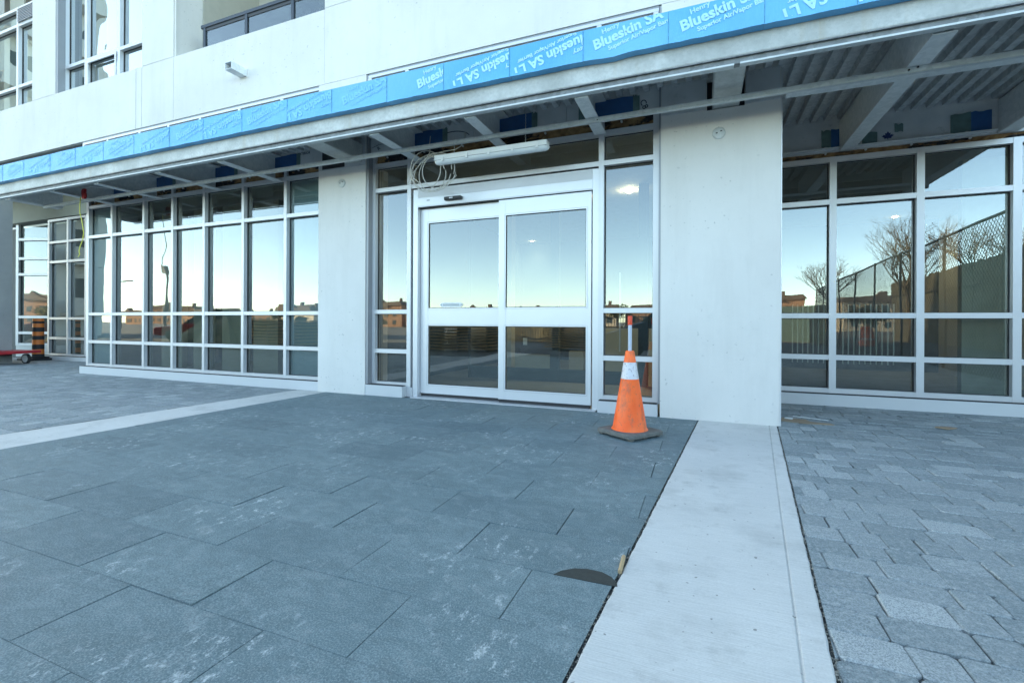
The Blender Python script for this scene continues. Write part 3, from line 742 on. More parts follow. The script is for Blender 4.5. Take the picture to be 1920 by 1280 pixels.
def joist(x, y0, y1, z0=3.13, w_=.13, h=.36, name='joist'):
    m_ = MB().box(x-w_/2, x+w_/2, y0, y1, z0, z0+.012).box(x-w_/2, x-w_/2+.008, y0, y1, z0+.012, z0+h)
    m_.box(x-w_/2+.008, x+w_/2, y0, y1, z0+h, z0+h+.01)
    return m_.build(name, 'galv', K)
for x in (-9.96, -8.74, -7.26, -5.95, -3.45, -2.23, -1.05): joist(x, FY+.101, G-.025)
joist(1.66, FY+.101, Y2-.005, w_=.15)
for x in (-11.35, 3.16): bx(x-.09, x+.09, FY+.101, (Y2-.01 if x > 0 else G-.2), 3.13, 3.50).build('end_beam', 'galv', K, bevel=.01)
for x0, x1 in ((-4.58, -4.30), (.11, .365)):
    bx(x0, x1, FY+.101, D+.3 if x0 > 0 else D-.015, 3.20, 3.44).build('cantilever_beam', 'beam', K, bevel=.018)
bx(.062, .412, D+.05, D+.06, 3.192, 3.498).build('slot_shade', 'tar', K)  # black sheet paints the dark inside the beam slot
bx(-5.02, -4.62, D-.016, D-.0125, 3.17, 3.5).build('slot_shade', 'tar', K)  # black sheet on the solid pillar, painted-in shade of a slot
part('ceiling_track', MB().box(CX0+.2, 3.25, 4.82, 4.823, 3.088, 3.129).box(CX0+.2, 3.25, 4.823, 4.86, 3.088, 3.091).box(CX0+.2, 3.25, 4.86, 4.863, 3.088, 3.129), 'track', K)
part('ceiling_track', MB().box(.74, 3.24, 4.90, 5.06, 3.125, 3.128), 'galv', K)
part('track_lip', MB().box(CX0+.2, 3.25, 4.8215, 4.862, 3.083, 3.087), 'galv_bright', K)
part('screw', MB().tube([(1.60,4.812,3.105),(1.60,4.82,3.105)], .008, 8).tube([(1.66,4.812,3.118),(1.66,4.82,3.118)], .008, 8).tube([(-.99,4.812,3.10),(-.99,4.82,3.10)], .006, 8), 'black', K)
# scribbles on the sheathing
sc = []
yS = G-.0215
for txt, x, z, s_, a_ in (('nd', -3.22, 3.345, .08, .2), ('pd', -1.95, 3.35, .085, .1), ('C8', -.62, 3.43, .09, -1.2), ('EXTERIOR', -6.93, 3.46, .05, 0), ('EXTERIOR', -5.55, 3.47, .05, 0), ('R', -4.1, 3.35, .07, .6), ('NR', -.92, 3.36, .06, .7)):
    sc.append(text_mesh(txt, s_, x, z, a_, yS, offset=.001))
join_meshes(sc, 'scribbled_writing', 'ink', B)
arc = MB()
arc.tube([(-2.95+.27*math.cos(t), yS-.002, 3.31+.13*math.sin(t)) for t in [math.pi*k/14 for k in range(2, 14)]], .005, 5)
arc.tube([(-4.2+.05*k, yS-.002, 3.40+.03*math.sin(k*.5)) for k in range(9)], .003, 5)
arc.tube([(-8.1+.03*math.cos(t), yS-.002, 3.42+.035*math.sin(t)) for t in [math.pi*2*k/9 for k in range(8)]], .003, 5)
arc.build('marker_line', 'ink', B)

# ------------------------------------------------------------------ interior seen through the glass
wall('interior_floor', (-10.8, .72, G+.2, Y2+.2, -.03, .006), (-10.8, 12, Y2+.2, 13.5, -.03, .006), mat='intfloor'); 
wall('interior_ceiling', (-10.8, .72, G+.14, Y2+.2, 3.20, 3.24), (-10.8, 12, Y2+.2, 13.4, 3.20, 3.24), mat='intceil')
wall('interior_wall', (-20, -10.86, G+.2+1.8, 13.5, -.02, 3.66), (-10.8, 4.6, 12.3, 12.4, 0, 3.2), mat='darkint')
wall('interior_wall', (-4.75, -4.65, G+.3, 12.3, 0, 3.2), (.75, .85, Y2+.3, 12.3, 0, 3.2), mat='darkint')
wall('interior_partition', (-3.55, -3.30, 8.2, 8.4, .0, 3.2), (-2.5, -2.2, 9.4, 9.6, 0, .42), (-3.4, -2.6, 8.41, 8.5, 0, .4), (-1.75, -.2, 9.4, 9.5, 0, .9), (.0, .72, 8.4, 8.5, 0, 1.9), mat='beige')
wall('drywall_panel', *[(LX[i]+.30, LX[i+1]-.02, 6.0, 6.1, 0, 3.1) for i in range(1, 6)], mat='beige')
wall('drywall_panel', (2.95, 3.45, 7.3, 7.4, 0, 3.0), mat=plain('pale_green_drywall', (.36,.40,.34), .9))
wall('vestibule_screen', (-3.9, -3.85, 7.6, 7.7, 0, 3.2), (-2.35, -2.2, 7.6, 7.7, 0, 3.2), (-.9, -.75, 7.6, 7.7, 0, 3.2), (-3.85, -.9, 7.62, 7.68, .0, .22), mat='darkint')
bx(-2.83, -2.76, 7.58, 7.6, .62, .74).build('wall_switch', 'white', B)
bx(-1.18, -1.16, 7.5, 7.52, .55, 1.8).build('pull_handle', 'frame', B)
mb = MB()
for x0, n in ((1.115, 9), (1.665, 10)):
    for k in range(n):
        x = x0+k*.0575; mb.box(x, x+.012, 7.0, 7.01, .505, 1.25)
sl = mb.build('slatted_screen', plain('pale_slats', (.55,.58,.55), .6), B)
for x, y in ((-1.09, 7.9), (-4.2, 11.9), (3.7, 11.8), (-8.0, 9.5)):
    q_ = .06 if x == -1.09 else .022
    dl = MB().lathe([(q_+.005, 3.192), (q_, 3.175 if x == -1.09 else 3.185), (.001, 3.14 if x == -1.09 else 3.185)], x, y, 20).build('ceiling_downlight', 'lamp', B)
    pl_ = bpy.data.lights.new('downlight', 'SPOT'); pl_.energy = 8 if x == -1.09 else 4; pl_.spot_size = R(140); pl_.spot_blend = .8; pl_.color = (1, .85, .66); pl_.shadow_soft_size = .05
    po = bpy.data.objects.new('downlight', pl_); C.objects.link(po); po.location = (x, y, 2.9 if x == -1.09 else 3.17); po.parent = B

# ------------------------------------------------------------------ small things on the building
sp = thing('wall_spout', 'small square grey metal spout sticking out of the white wall above the blue strip', 'spout', (-6.62, D, 4.86))
def rot_box(x0,x1,y0,y1,z0,z1): return bx(x0,x1,y0,y1,z0,z1)
t = .006; w2, h2, L = .07, .055, .26
mbs = MB().box(-w2, w2, -L, 0, -h2, -h2+t).box(-w2, w2, -L, 0, h2-t, h2).box(-w2, -w2+t, -L, 0, -h2+t, h2-t).box(w2-t, w2, -L, 0, -h2+t, h2-t)
part('tube', mbs, 'galv', sp); part('back_plate', bx(-w2-.03, w2+.03, -.004, -.0005, -h2-.02, h2+.02), 'wall', sp); part('dark_bore', bx(-w2+t, w2-t, -.05, -.04, -h2+t, h2-t), 'tar', sp)  # bore is a black plug standing in for the shade inside the tube
for x, z, lab in ((-4.678, 2.947, 'round silver cover plate on the narrow left pillar'), (.175, 2.942, 'round silver cover plate on the wide right pillar')):
    p = thing('junction_cover', lab, 'cover plate', (x, D, z), group='round covers on the pillars')
    d_ = MB()
    prof = [(.062, 0), (.062, .006), (.05, .012), (.02, .013), (.001, .013)]
    d_.lathe(prof, 0, 0, 24); o = part('disc', d_, 'galv_bright', p, smooth=True); o.rotation_euler = (R(90), 0, 0)
    s_ = MB().box(-.03, -.012, -.02, -.0125, -.005, .005).box(.012, .03, -.02, -.0125, .012, .02); part('screw', s_, 'black', p)
# batten light
LT = thing('batten_light', 'long white batten light hanging on chains above the sliding door', 'light', (-2.25, 4.9, 2.93))
n = 12; hl = .715; rr = .052
def capsule(zs, rx, name, mat):
    pass
prof = [(math.cos(a)*.052, math.sin(a)*.045-.0) for a in [math.pi+math.pi*k/12 for k in range(13)]]
body = MB(); xs_ = [-hl, -hl+.012, -hl+.05, hl-.05, hl-.012, hl]; sc_ = [.35, .75, 1, 1, .75, .35]
vs = []; 
for x, s_ in zip(xs_, sc_):
    for (py, pz) in prof: vs.append((x, py*s_, pz*s_))
m_ = len(prof); fs = [(i*m_+j, i*m_+j+1, (i+1)*m_+j+1, (i+1)*m_+j) for i in range(5) for j in range(m_-1)]
fs += [tuple(range(m_)), tuple(5*m_+j for j in range(m_))]
body.add(vs, fs); part('diffuser', body, plain('frosted_diffuser', (.66,.70,.72), .3, 0, .03), LT, smooth=True)
part('housing', MB().box(-hl+.004, hl-.004, -.060, .060, .002, .012).box(-hl+.012, hl-.012, -.054, .054, .012, .062), 'white', LT, bevel=.004)
part('seal_line', MB().box(-hl+.02, hl-.02, -.0555, .0555, -.001, .002), 'trim', LT)
part('clip', MB().box(-.60,-.575,-.066,-.058,-.018,.034).box(-.28,-.255,-.066,-.058,-.018,.034).box(.0,.025,-.066,-.058,-.018,.034).box(.29,.315,-.066,-.058,-.018,.034).box(.58,.605,-.066,-.058,-.018,.034), 'white', LT)
for x in (-.46, .44):
    ch = MB(); z = .055; k = 0
    while z < (.26 if x < 0 else .56):
        c = Vector((x, 0, z+.011)); a = R(90)*(k % 2)
        ch.tube([c+Vector((math.cos(a)*.0055*math.cos(t_), math.sin(a)*.0055*math.cos(t_), .012*math.sin(t_))) for t_ in [2*math.pi*q/8 for q in range(9)]], .0018, 4, False); z += .019; k += 1
    part('chain', ch, 'chain', LT)
CO = thing('cable_coil', 'loose coil of grey cables hanging at the left end of the batten light', 'cable', (-3.02, 4.93, 2.83))
ring = MB()
for (cx, cz, rx, rz, ph, a0, a1) in ((0,.0,.30,.22,.0,-.3,5.6),(.05,-.02,.27,.23,.3,.2,6.1),(.02,.03,.33,.20,-.25,.4,5.9),(-.06,-.02,.25,.21,.5,0,6.28),(-.1,.03,.22,.24,.1,1.0,6.6),(.06,.0,.20,.2,.0,.0,6.0)):
    pts = []
    for k in range(40):
        t_ = a0+(a1-a0)*k/39; x = cx+rx*math.cos(t_); z = cz+rz*math.sin(t_)
        pts.append((x*math.cos(ph)-z*math.sin(ph)*.3, .02*math.sin(t_*1.7+ph*9)+random.uniform(-.003,.003), z+x*math.sin(ph)*.3))
    ring.tube(pts, .0052, 6)
part('coil', ring, 'cable', CO, smooth=True)
dr_ = MB()
dr_.tube([(-.02,.0,.19),(.06,.0,.22),(.16,-.01,.225),(.3,0,.23),(.38,0,.26),(.43,0,.34),(.44,.0,.42)], .006, 6)
dr_.tube([(-.1,0,.17),(-.05,.01,.25),(-.06,.02,.36),(-.05,.02,.45)], .0045, 6)
dr_.tube([(-.28,.0,-.08),(-.36,.0,-.12),(-.33,0,-.02),(-.2,0,.1),(-.08,0,.2)], .005, 6)
part('lead', dr_, 'cable', CO, smooth=True)
ye = MB(); pts = [(-9.90,4.72,3.14),(-9.905,4.71,3.0),(-9.885,4.7,2.86),(-9.82,4.7,2.7),(-9.765,4.7,2.5),(-9.80,4.7,2.38),(-9.875,4.7,2.27),(-9.90,4.7,2.2),(-9.885,4.7,2.14),(-9.92,4.7,2.10)]
ye.tube(pts, .0075, 6); tag(ye.build('yellow_wire', 'yellow', smooth=True), 'thin yellow wire dangling from the left end of the canopy', 'wire')
rc = thing('red_connector', 'small red plastic clip under the left end of the canopy', 'connector', (-9.76, 4.70, 3.17))
part('clip_body', MB().box(-.035,.035,-.02,.02,-.09,.08).box(-.06,-.036,-.015,.015,-.02,.06).box(.036,.055,-.015,.015,-.07,0), 'redplastic', rc, bevel=.006)
part('lead', MB().tube([(0,0,.08),(.1,.05,.12),(.3,.15,.1),(.5,.3,.12)], .006, 6), 'white', rc)

# ------------------------------------------------------------------ traffic cone
cn = thing('traffic_cone', 'orange traffic cone with a grey tube in its tip beside the sliding door', 'cone', (-.58, 4.30, 0), R(55))
hb = .215
bs = [(-hb,-hb+.03),(-hb+.03,-hb),(hb-.03,-hb),(hb,-hb+.03),(hb,hb-.03),(hb-.03,hb),(-hb+.03,hb),(-hb,hb-.03)]
n8 = 8; ins = lambda p, k: (p[0]*k, p[1]*k)
vs = [(x,y,.022) for x,y in bs]+[(x,y,.045) for x,y in bs]+[(*ins(p,.93),.055) for p in bs]
fs = [tuple(range(8))[::-1]]+[(i,(i+1)%8,8+(i+1)%8,8+i) for i in range(8)]+[(8+i,8+(i+1)%8,16+(i+1)%8,16+i) for i in range(8)]+[tuple(16+i for i in range(8))]
base = part('base', MB().add(vs, fs), 'dirty', cn)
ft = MB()
for a_, b_ in ((-1,-1),(1,-1),(1,1),(-1,1),(0,-1),(0,1)): ft.box(a_*.17-.018, a_*.17+.018, b_*.17-.018, b_*.17+.018, 0, .022)
ft.build('foot', 'dirty', base)
def rr_(z): return .152 + (.038-.152)*((z-.055)/(.755-.055))
part('cone_body', MB().lathe([(.162,.055),(.156,.062),(rr_(.075),.075),(rr_(.3),.3),(rr_(.505),.505)], seg=48), 'orange', cn, smooth=True)
part('reflective_band', MB().lathe([(rr_(.505)+.001,.505),(rr_(.652)+.001,.652)], seg=48), 'band', cn, smooth=True)
part('cone_tip', MB().lathe([(rr_(.652),.652),(rr_(.745),.745),(.034,.755),(.02,.753)], seg=48), 'orange', cn, smooth=True)
tb = MB().lathe([(.0165,.60),(.0165,1.01)], seg=16); o = part('tube', tb, plain('pale_grey_tube', (.42,.47,.55), .45), cn, smooth=True)
part('tube_cap', MB().lathe([(.018,.985),(.0195,1.0),(.0195,1.062),(.018,1.066),(.001,1.066)], seg=16), plain('red_tape', (.72,.06,.02), .5), cn, smooth=True)
wm = MB()
for k in range(5): wm.box(-.065+k*.006, -.0655+k*.006+.003, -.0705, -.070, .56+k*.013, .568+k*.014)

# ------------------------------------------------------------------ marker post, cart, litter
mp = thing('marker_post', 'upright orange and black banded marker post on a rubber foot, by the far left glazing', 'marker post', (-15.55, 6.55, 0))
part('foot', MB().box(-.42,.22,-.24,.20,0,.05).box(-.30,.16,-.18,.16,.05,.09), 'rubber', mp, bevel=.015)
zs_ = [.09, .16, .28, .40, .52, .62, .72, .83, .93, .985, 1.05]
for i, (a, b) in enumerate(zip(zs_[:-1], zs_[1:])):
    r0 = .118-.012*a; part('band', MB().lathe([(r0,a),(r0-.002,b)], 0, 0, 28, cap1=(i == len(zs_)-2)), 'rubber' if i % 2 == 0 else plain('post_orange', (.75,.20,.04), .5), mp, smooth=False)
ct = thing('platform_cart', 'red platform cart with a caster wheel entering at the left picture edge', 'cart', (-15.0, 5.55, 0), R(10))
part('platform', MB().box(-1.3, .75, -.42, .42, .25, .31).box(-1.3, .75, -.42, -.38, .31, .34), 'red', ct, bevel=.01)
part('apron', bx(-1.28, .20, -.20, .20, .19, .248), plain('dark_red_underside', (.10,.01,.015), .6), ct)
def caster(x, y):
    wl = MB(); 
    wl.tube([(x, y-.025, .115), (x, y+.025, .115)], .115, 24)
    wob = part('wheel', wl, 'rubber', ct)
    MB().tube([(x, y-.029, .115), (x, y+.029, .115)], .085, 20).build('rim', 'frame', wob)
    part('fork', MB().add([(x-.03,y-.032,.2),(x+.05,y-.032,.2),(x+.03,y-.032,.07),(x-.01,y-.032,.07),(x-.03,y-.028,.2),(x+.05,y-.028,.2),(x+.03,y-.028,.07),(x-.01,y-.028,.07)], [(0,1,2,3),(4,7,6,5),(0,4,5,1),(1,5,6,2),(2,6,7,3),(3,7,4,0)]).box(x-.05,x+.07,y-.05,y+.05,.185,.192), 'frame', ct)
caster(.48, -.30); caster(.48, .30); caster(-1.1, -.30)
cb = MB()
cb.prism([(.77,5.50),(.98,5.44),(1.24,5.47),(1.22,5.53),(1.05,5.56),(1.03,5.66),(.82,5.70)], .004, .009, 'z')
cbo = cb.build('cardboard_sheet', 'cardboard'); tag(cbo, 'torn flat cardboard lying against the foot of the wide right pillar', 'cardboard')
fl = MB().prism([(.93,5.78),(1.22,5.66),(1.235,5.675),(.94,5.80)], .012, .016, 'z').build('paper_strip', 'white'); tag(fl, 'thin white paper strip lying behind the torn cardboard', 'paper')
tag(MB().prism([(.83,5.62),(.90,5.60),(.91,5.645),(.85,5.66)], .011, .02, 'z').build('paper_scrap', 'white'), 'small crumpled white scrap on the torn cardboard', 'paper')
tag(MB().prism([(2.12,5.74),(2.20,5.67),(2.30,5.76),(2.25,5.80),(2.17,5.79)], .005, .012, 'z').build('cardboard_scrap', 'cardboard'), 'small brown cardboard scrap alone on the right hand pavers', 'cardboard')
pg = MB().tube([(-.2915,1.898,.008),(-.2955,2.03,.008)], .0085, 8); tag(pg.build('wooden_dowel', 'wood'), 'short pale wooden dowel in the gap beside the concrete band', 'dowel')

# ------------------------------------------------------------------ surroundings behind the camera (mirrored in the glass)
def car(name, label, paint, x, y, rz, L=4.4, H=1.42, W=1.75, hood=.80, pick=False):
    t_ = thing(name, label, 'car', (x, y, -.06), rz)
    s = L/4.4
    body = [(-2.2*s,.32),(-2.18*s,.62),(-2.05*s,.72),(-1.1*s,hood+.06),(-.9*s,hood+.10),(1.5*s,hood+.14),(2.12*s,hood+.08),(2.2*s,.62),(2.18*s,.32),(1.75*s,.30),(1.68*s,.55),(1.35*s,.68),(1.02*s,.55),(.95*s,.28),(-.95*s,.28),(-1.02*s,.55),(-1.35*s,.68),(-1.68*s,.55),(-1.75*s,.30)]
    m_ = MB(); nn = len(body)
    rings = [(-W/2+.0, .97, .0), (-W/2+.08, 1, .0), (W/2-.08, 1, 0), (W/2, .97, 0)]
    vs = []
    for yy, k, _ in rings:
        for (px, pz) in body: vs.append((px*k, yy, .45+(pz-.45)*k))
    fs = [tuple(range(nn)), tuple(3*nn+i for i in range(nn))]+[(q*nn+i, q*nn+(i+1)%nn, (q+1)*nn+(i+1)%nn, (q+1)*nn+i) for q in range(3) for i in range(nn)]
    part('body', m_.add(vs, fs), paint, t_)
    cab = [(-1.0*s,hood+.09),(-.35*s,H-.05),(.1*s,H),(.9*s,H),(1.75*s,hood+.13)] if not pick else [(-1.0*s,hood+.09),(-.45*s,H-.05),(-.1*s,H),(.55*s,H),(.75*s,hood+.13)]
    m_ = MB(); nn = len(cab); vs = [(px, -W/2+.10+(.16 if pz > hood+.2 else 0), pz) for px, pz in cab]+[(px, W/2-.10-(.16 if pz > hood+.2 else 0), pz) for px, pz in cab]
    fs = [tuple(range(nn)), tuple(nn+i for i in range(nn))]+[(i,(i+1)%nn,nn+(i+1)%nn,nn+i) for i in range(nn)]
    part('cabin_glass', m_.add(vs, fs), plain('dark_car_glass', (.03,.05,.05), .08, 0, .05), t_)
    part('roof', bx(cab[1][0]+.12, cab[3][0], -W/2+.30, W/2-.30, H-.0, H+.03), paint, t_)
    for wx in (-1.35*s, 1.35*s):
        for sy in (-1, 1):
            wh = part('wheel', MB().tube([(wx, sy*(W/2-.2), .32), (wx, sy*(W/2-.005), .32)], .31, 20), 'rubber', t_)
            MB().tube([(wx, sy*(W/2-.1), .32), (wx, sy*(W/2+.003), .32)], .18, 14).build('rim', 'black', wh)
    for sy in (-1, 1):
        part('headlight', bx(-2.16*s, -1.98*s, sy*.62-.16, sy*.62+.16, .60, .70), 'frame', t_); part('tail_light', bx(2.12*s, 2.2*s, sy*.66-.12, sy*.66+.12, .66, .80), 'redplastic', t_)
    return t_
car('parked_car', 'dark blue car parked behind the viewer, mirrored beside the traffic cone', 'carblue', -.45, -3.9, 0, 4.7, 1.72, 1.85, .98)
car('parked_car', 'red car mirrored in the far left corner window', 'carred', -25.5, -7.4, R(-30), 4.7, 1.5, 1.8, .85)
def mound(name, label, x, y, rx, ry, h, mat, seed):
    rnd = random.Random(seed); m_ = MB(); nr, na = 9, 28; vs = [(x, y, h*1.0)]
    bump_ = [rnd.uniform(.8, 1.2) for _ in range(na)]
    for i in range(1, nr+1):
        f = i/nr
        for k in range(na):
            a = 2*math.pi*k/na; vs.append((x+rx*f*math.cos(a)*bump_[k], y+ry*f*math.sin(a)*bump_[k], max(-.08, h*(1-f**1.6)*rnd.uniform(.85,1.12)-.02)))
    fs = [(0, 1+k, 1+(k+1)%na) for k in range(na)]+[(1+(i-1)*na+k, 1+i*na+k, 1+i*na+(k+1)%na, 1+(i-1)*na+(k+1)%na) for i in range(1, nr) for k in range(na)]
    return m_.add(vs, fs).build(name, mat)
tag(mound('soil_heap', '', -23.2, -6.2, 2.0, 1.5, 1.25, 'soil', 1), 'brown soil heap mirrored low in the left window', 'heap')
tag(mound('tarp_heap', '', -20.0, -4.0, 2.8, 1.3, 1.45, 'tarp', 2), 'green grey tarp covered heap mirrored low in the left window', 'heap')
ls = thing('lumber_stack', 'stack of sunlit coloured timber boards mirrored near the left pillar', 'lumber', (-15.2, -3.0, 0), R(8))
for k in range(9):
    part('board', bx(-1.9+random.uniform(-.1,.1), 1.9+random.uniform(-.1,.1), -.6, .6, .05+k*.12, .05+k*.12+.055), 'lumber', ls)
part('bearer', MB().box(-1.5,-1.4,-.55,.55,-.06,1.0).box(1.4,1.5,-.55,.55,-.06,1.0).box(-.05,.05,-.55,.55,-.06,1.0), 'darkint', ls)
l2 = copy_tree(ls); l2.location = (-7.9, -4.2, 0); l2.rotation_euler = (0, 0, R(-3)); l2['label'] = 'short timber stack mirrored in the left leaf of the sliding door'; l2.scale = (.75, 1, .9)
l3 = copy_tree(ls); l3.location = (-4.0, -7.5, 0); l3.rotation_euler = (0, 0, R(6)); l3['label'] = 'low timber stack mirrored in the right leaf of the sliding door'; l3.scale = (.9, 1, .8)
tag(mound('earth_bank', '', -9.5, -15.5, 6.5, 2.2, 1.15, 'soil', 5), 'long low earth bank mirrored across the sliding door', 'bank')
pf = thing('picket_railing', 'dark upright bar railing on the far side of the lot, mirrored across the door panes', 'railing', (-9.5, -13, -.06), R(2))
part('rail', MB().box(-7, 9, -.02, .02, 1.25, 1.29).box(-7, 9, -.02, .02, .2, .24), 'fence', pf)
pk = MB()
for k in range(107): pk.box(-7+k*.15, -7+k*.15+.022, -.011, .011, 0, 1.38)
part('bars', pk, 'fence', pf)
# street lamp
sl_ = thing('street_lamp', 'tall street lamp far behind the viewer, mirrored in the second window column', 'street lamp', (-86.6, -35.5, 0))
part('pole', MB().tube([(0,0,-.06),(0,0,7.3)], .16, 8, r1=.11), 'fence', sl_); part('arm', MB().tube([(0,0,7.2),(1.5,0,7.35),(2.8,0,7.3)], .09, 6), 'fence', sl_); part('lamp_head', bx(2.4, 4.4, -.2, .2, 7.2, 7.38), 'fence', sl_, bevel=.03)
up_ = thing('utility_pole', 'dark utility mast far behind the viewer, mirrored in the third window column', 'mast', (-79, -38.5, 0))
part('pole', MB().tube([(0,0,-.06),(0,0,9.6)], .2, 8, r1=.13), 'fence', up_); part('antenna', MB().box(-.2,.2,-.2,.2,8.4,9.6), 'fence', up_)
# far houses
rnd = random.Random(11)
def house(x, y, w_, d_, h_, mat, lab):
    t_ = thing('far_house', lab, 'house', (x, y, -.06), rnd.uniform(-.15,.15), 'houses on the far side of the road')
    wl = part('wall', bx(-w_/2, w_/2, -d_/2, d_/2, 0, h_), mat, t_)
    gx = rnd.uniform(-.25,.25)*w_; rf = MB().prism([(-w_/2-.3,h_),(w_/2+.3,h_),(w_/2-.6,h_+1.1),(-w_/2+.6,h_+1.1)], -d_/2-.3, d_/2+.3).prism([(gx-2.6,h_-.2),(gx+2.6,h_-.2),(gx,h_+2.0)], d_/2-.5, d_/2+.5).box(gx+2.8, gx+3.5, -1, 0, h_+.5, h_+2.3); part('roof', rf, 'roof', t_)
    for k in range(int(w_//3)):
        xx = -w_/2+1.2+k*3
        for zz in ((.9, 2.2),)+(((3.5, 4.8),) if h_ > 5 else ()): part('window', bx(xx, xx+1.3, d_/2, d_/2+.05, zz[0], zz[1]), 'darkint', t_)
cols = ['brick','stucco','stucco','brick','stucco']
labs = ['brick far house', 'stucco far house']
ORD = ['first','second','third','fourth','fifth','sixth','seventh','eighth','ninth','tenth','eleventh','twelfth','thirteenth','fourteenth','fifteenth','sixteenth','seventeenth','eighteenth','nineteenth','twentieth']
x = -200; cnt = 0
while x < 120 and cnt < 20:
    w_ = rnd.uniform(12, 20); h_ = rnd.choice([3.4, 5.6, 6.4, 4.2]); m_ = rnd.choice(cols)
    house(x, -105+rnd.uniform(-12, 8), w_, 9, h_, m_, '%s %s house from the left end of the sunlit row on the horizon' % (ORD[cnt], 'brick' if m_ == 'brick' else 'stucco')); x += w_+rnd.uniform(0, 4); cnt += 1
# treeline
def bare_tree(x, y, h, seed, label, leaf=False, depth=6):
    rn = random.Random(seed); t_ = thing('bare_tree' if not leaf else 'autumn_tree', label, 'tree', (x, y, -.06))
    tr, cr, lv = MB(), MB(), MB()
    def grow(p, d, L_, r, k):
        q = p+d*L_; mid = p+d*L_*.5+Vector((rn.uniform(-1,1), rn.uniform(-1,1), 0))*L_*.05
        (tr if k == 0 else cr).tube([p, mid, q], r, 5 if k < 3 else 3, False, r1=r*.68)
        if k >= depth:
            if leaf:
                for _ in range(16):
                    c = q+Vector((rn.gauss(0,1), rn.gauss(0,1), rn.gauss(0,1)))*h*.05; s = h*.014
                    u = Vector((rn.gauss(0,1), rn.gauss(0,1), rn.gauss(0,1))).normalized()*s; v = u.orthogonal().normalized()*s
                    lv.add([c-u-v, c+u-v, c+u+v, c-u+v], [(0,1,2,3)])
            return
        for _ in range(3 if k < 4 else 2):
            nd = (d+Vector((rn.gauss(0,1), rn.gauss(0,1), rn.uniform(-.1,.7)))*.42).normalized()
            grow(q, nd, L_*rn.uniform(.68,.86), r*.62, k+1)
    grow(Vector((0,0,0)), Vector((0,0,1)), h*(.24 if not leaf else .13), h*.022, 0)
    part('trunk', tr, 'bark', t_, fix=False); c = part('crown', cr, 'bark', t_, fix=False)
    if leaf: lv.build('leaves', 'leaf', c, fix=False)
    return t_
bare_tree(11.8, -21, 7.6, 5, 'large bare tree behind the chain link fence, mirrored at the right mullion', depth=8)
bare_tree(9.0, -27, 6.0, 6, 'slim bare tree mirrored between the fence posts', depth=7)
bare_tree(17, -24, 8.5, 8, 'bare tree mirrored above the weathered hoarding', depth=7)
bare_tree(8.6, -48, 4.3, 9, 'bushy autumn tree mirrored beside the wide right pillar', True, 5)
bare_tree(-72, -70, 7, 12, 'bushy autumn tree mirrored in the far left corner window', True, 5)
# scrubby trees in front of the far houses
proto = [bare_tree(-30, -62, 6.5, 31, 'first scrubby tree from the left in the far tree line', True, 4), bare_tree(-12, -66, 7.5, 32, 'second scrubby tree from the left in the far tree line', True, 4)]
for k, (x, y, sc_) in enumerate(((-95,-75,1.1),(-84,-70,.8),(-66,-72,1.2),(-58,-64,.7),(-44,-66,.9),(-38,-74,1.3),(-22,-60,.6),(-17,-72,1.0),(-6,-64,.7),(2,-70,1.1),(9,-66,.8),(20,-58,1.0),(27,-62,1.2),(34,-55,.8))):
    c_ = copy_tree(proto[k % 2]); c_.location = (x, y, -.06); c_.scale = (sc_*1.2, sc_*1.2, sc_*.85); c_.rotation_euler = (0, 0, k*1.3)
    c_['label'] = '%s scrubby tree from the left in the far tree line' % ORD[k+2]
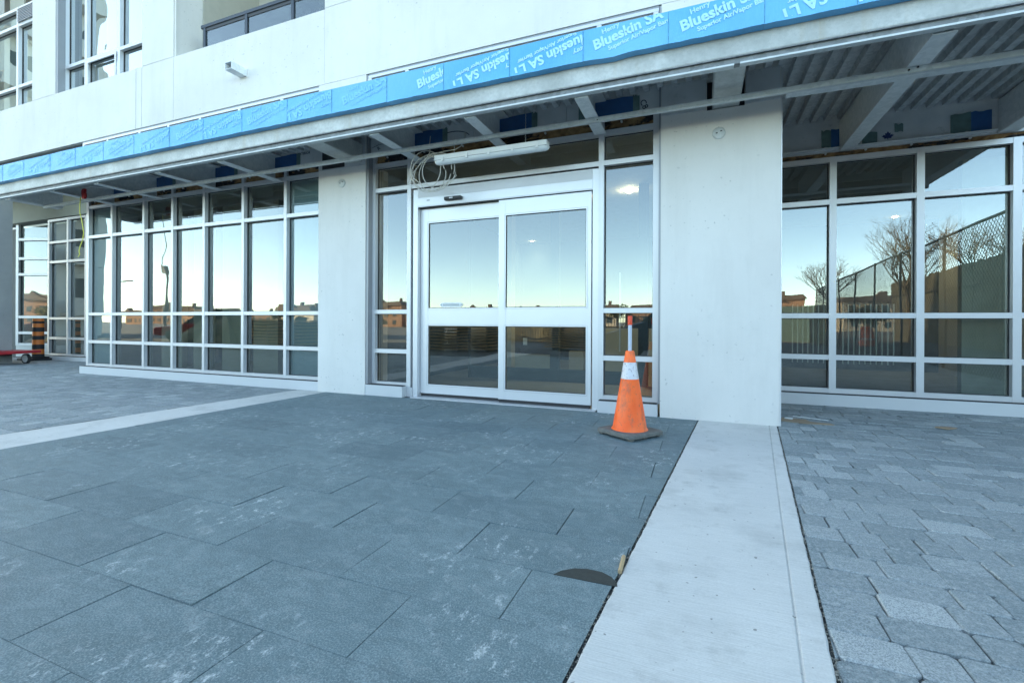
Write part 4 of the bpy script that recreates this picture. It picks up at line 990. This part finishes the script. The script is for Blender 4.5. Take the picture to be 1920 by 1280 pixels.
# chain link fence
fn = thing('chain_link_fence', 'leaning chain link fence mirrored in the right hand windows', 'fence')
A0 = Vector((4.96, 3.2, 0)); A1 = Vector((6.5, -20, 0)); dv = A1-A0; LF = dv.length; du = dv/LF; HF = 3.0
frm = MB().tube([A0+Vector((0,0,HF)), A1+Vector((0,0,HF))], .03, 8); part('top_rail', frm, 'fence', fn)
for k in range(9):
    p = A0+du*(LF*k/8); part('post', MB().tube([p+Vector((0,0,-.06)), p+Vector((0,0,HF+.05))], .03, 8), 'fence', fn)
ms = MB(); st_ = .12; nsteps = int((LF+HF)/st_)
for k in range(nsteps):
    s0 = k*st_
    for sg in (1, -1):
        a_ = max(0, s0-HF); b_ = min(LF, s0)
        if b_ <= a_: continue
        za, zb = (s0-a_, s0-b_)
        if sg < 0: za, zb = HF-za, HF-zb
        ms.tube([A0+du*a_+Vector((0,0,za)), A0+du*b_+Vector((0,0,zb))], .005, 3, False)
part('wire_mesh', ms, 'fence', fn, fix=False)
hd = thing('hoarding_wall', 'long weathered timber hoarding mirrored at the right picture edge', 'hoarding', (10.6, -5.5, 0), R(-84))
ho = MB()
for k in range(44): ho.box(k*.5+.01, k*.5+.49, random.uniform(0,.03), .08, -.06, 3.9+random.uniform(-.05,.05))
part('boards', ho, 'hoard', hd); part('rail', MB().box(0,22,-.06,-.0,1.2,1.32).box(0,22,-.06,0,2.9,3.02), 'bark', hd)
sh = thing('storage_shed', 'flat roofed pale shed behind the hoarding', 'shed', (14, -3.6, 0)); part('wall', bx(-1.5, 3, -3, 3, -.06, 4.6), 'hoardpale', sh); part('roof', bx(-1.7, 3.2, -3.2, 3.2, 4.6, 4.75), 'conc', sh)
bn = thing('orange_barrel', 'orange traffic drum mirrored low in the right hand window', 'traffic drum', (7.6, -14, 0))
part('drum', MB().lathe([(.3,-.04),(.29,.4),(.26,.42),(.25,.8),(.2,.95),(.001,.97)], seg=24), 'orange', bn, smooth=True); part('stripe', MB().lathe([(.294,.2),(.292,.36)], seg=24), 'white', bn, smooth=True)
cx_ = thing('grey_container', 'grey steel container mirrored low in the right hand window', 'container', (5.0, -24, 0), R(6)); 
cm = MB()
for k in range(24): cm.box(-3+k*.25, -3+k*.25+.19, -1.2, -1.16, 0, 2.0)
part('shell', MB().box(-3, 3, -1.16, 1.16, -.06, 2.1), plain('container_green_grey', (.12,.18,.18), .7), cx_); part('rib', cm, 'hoardpale', cx_)
# neighbouring tower
tw = thing('neighbour_tower', 'pale concrete tower mirrored in the leftmost windows', 'building', (-46, -6.6, 0), R(2))
part('wall', bx(-6, 6, -3.2, 3.2, -.06, 34), 'tower', tw)
for f in range(9):
    z = 1.5+f*3.5
    part('balcony', MB().box(6, 7.3, -2.6, 2.4, z-.2, z).box(7.24, 7.3, -2.6, 2.4, z, z+1.0), 'tower', tw); part('window', bx(6.0, 6.04, -1.9, 1.6, z+.1, z+2.4), 'darkint', tw)
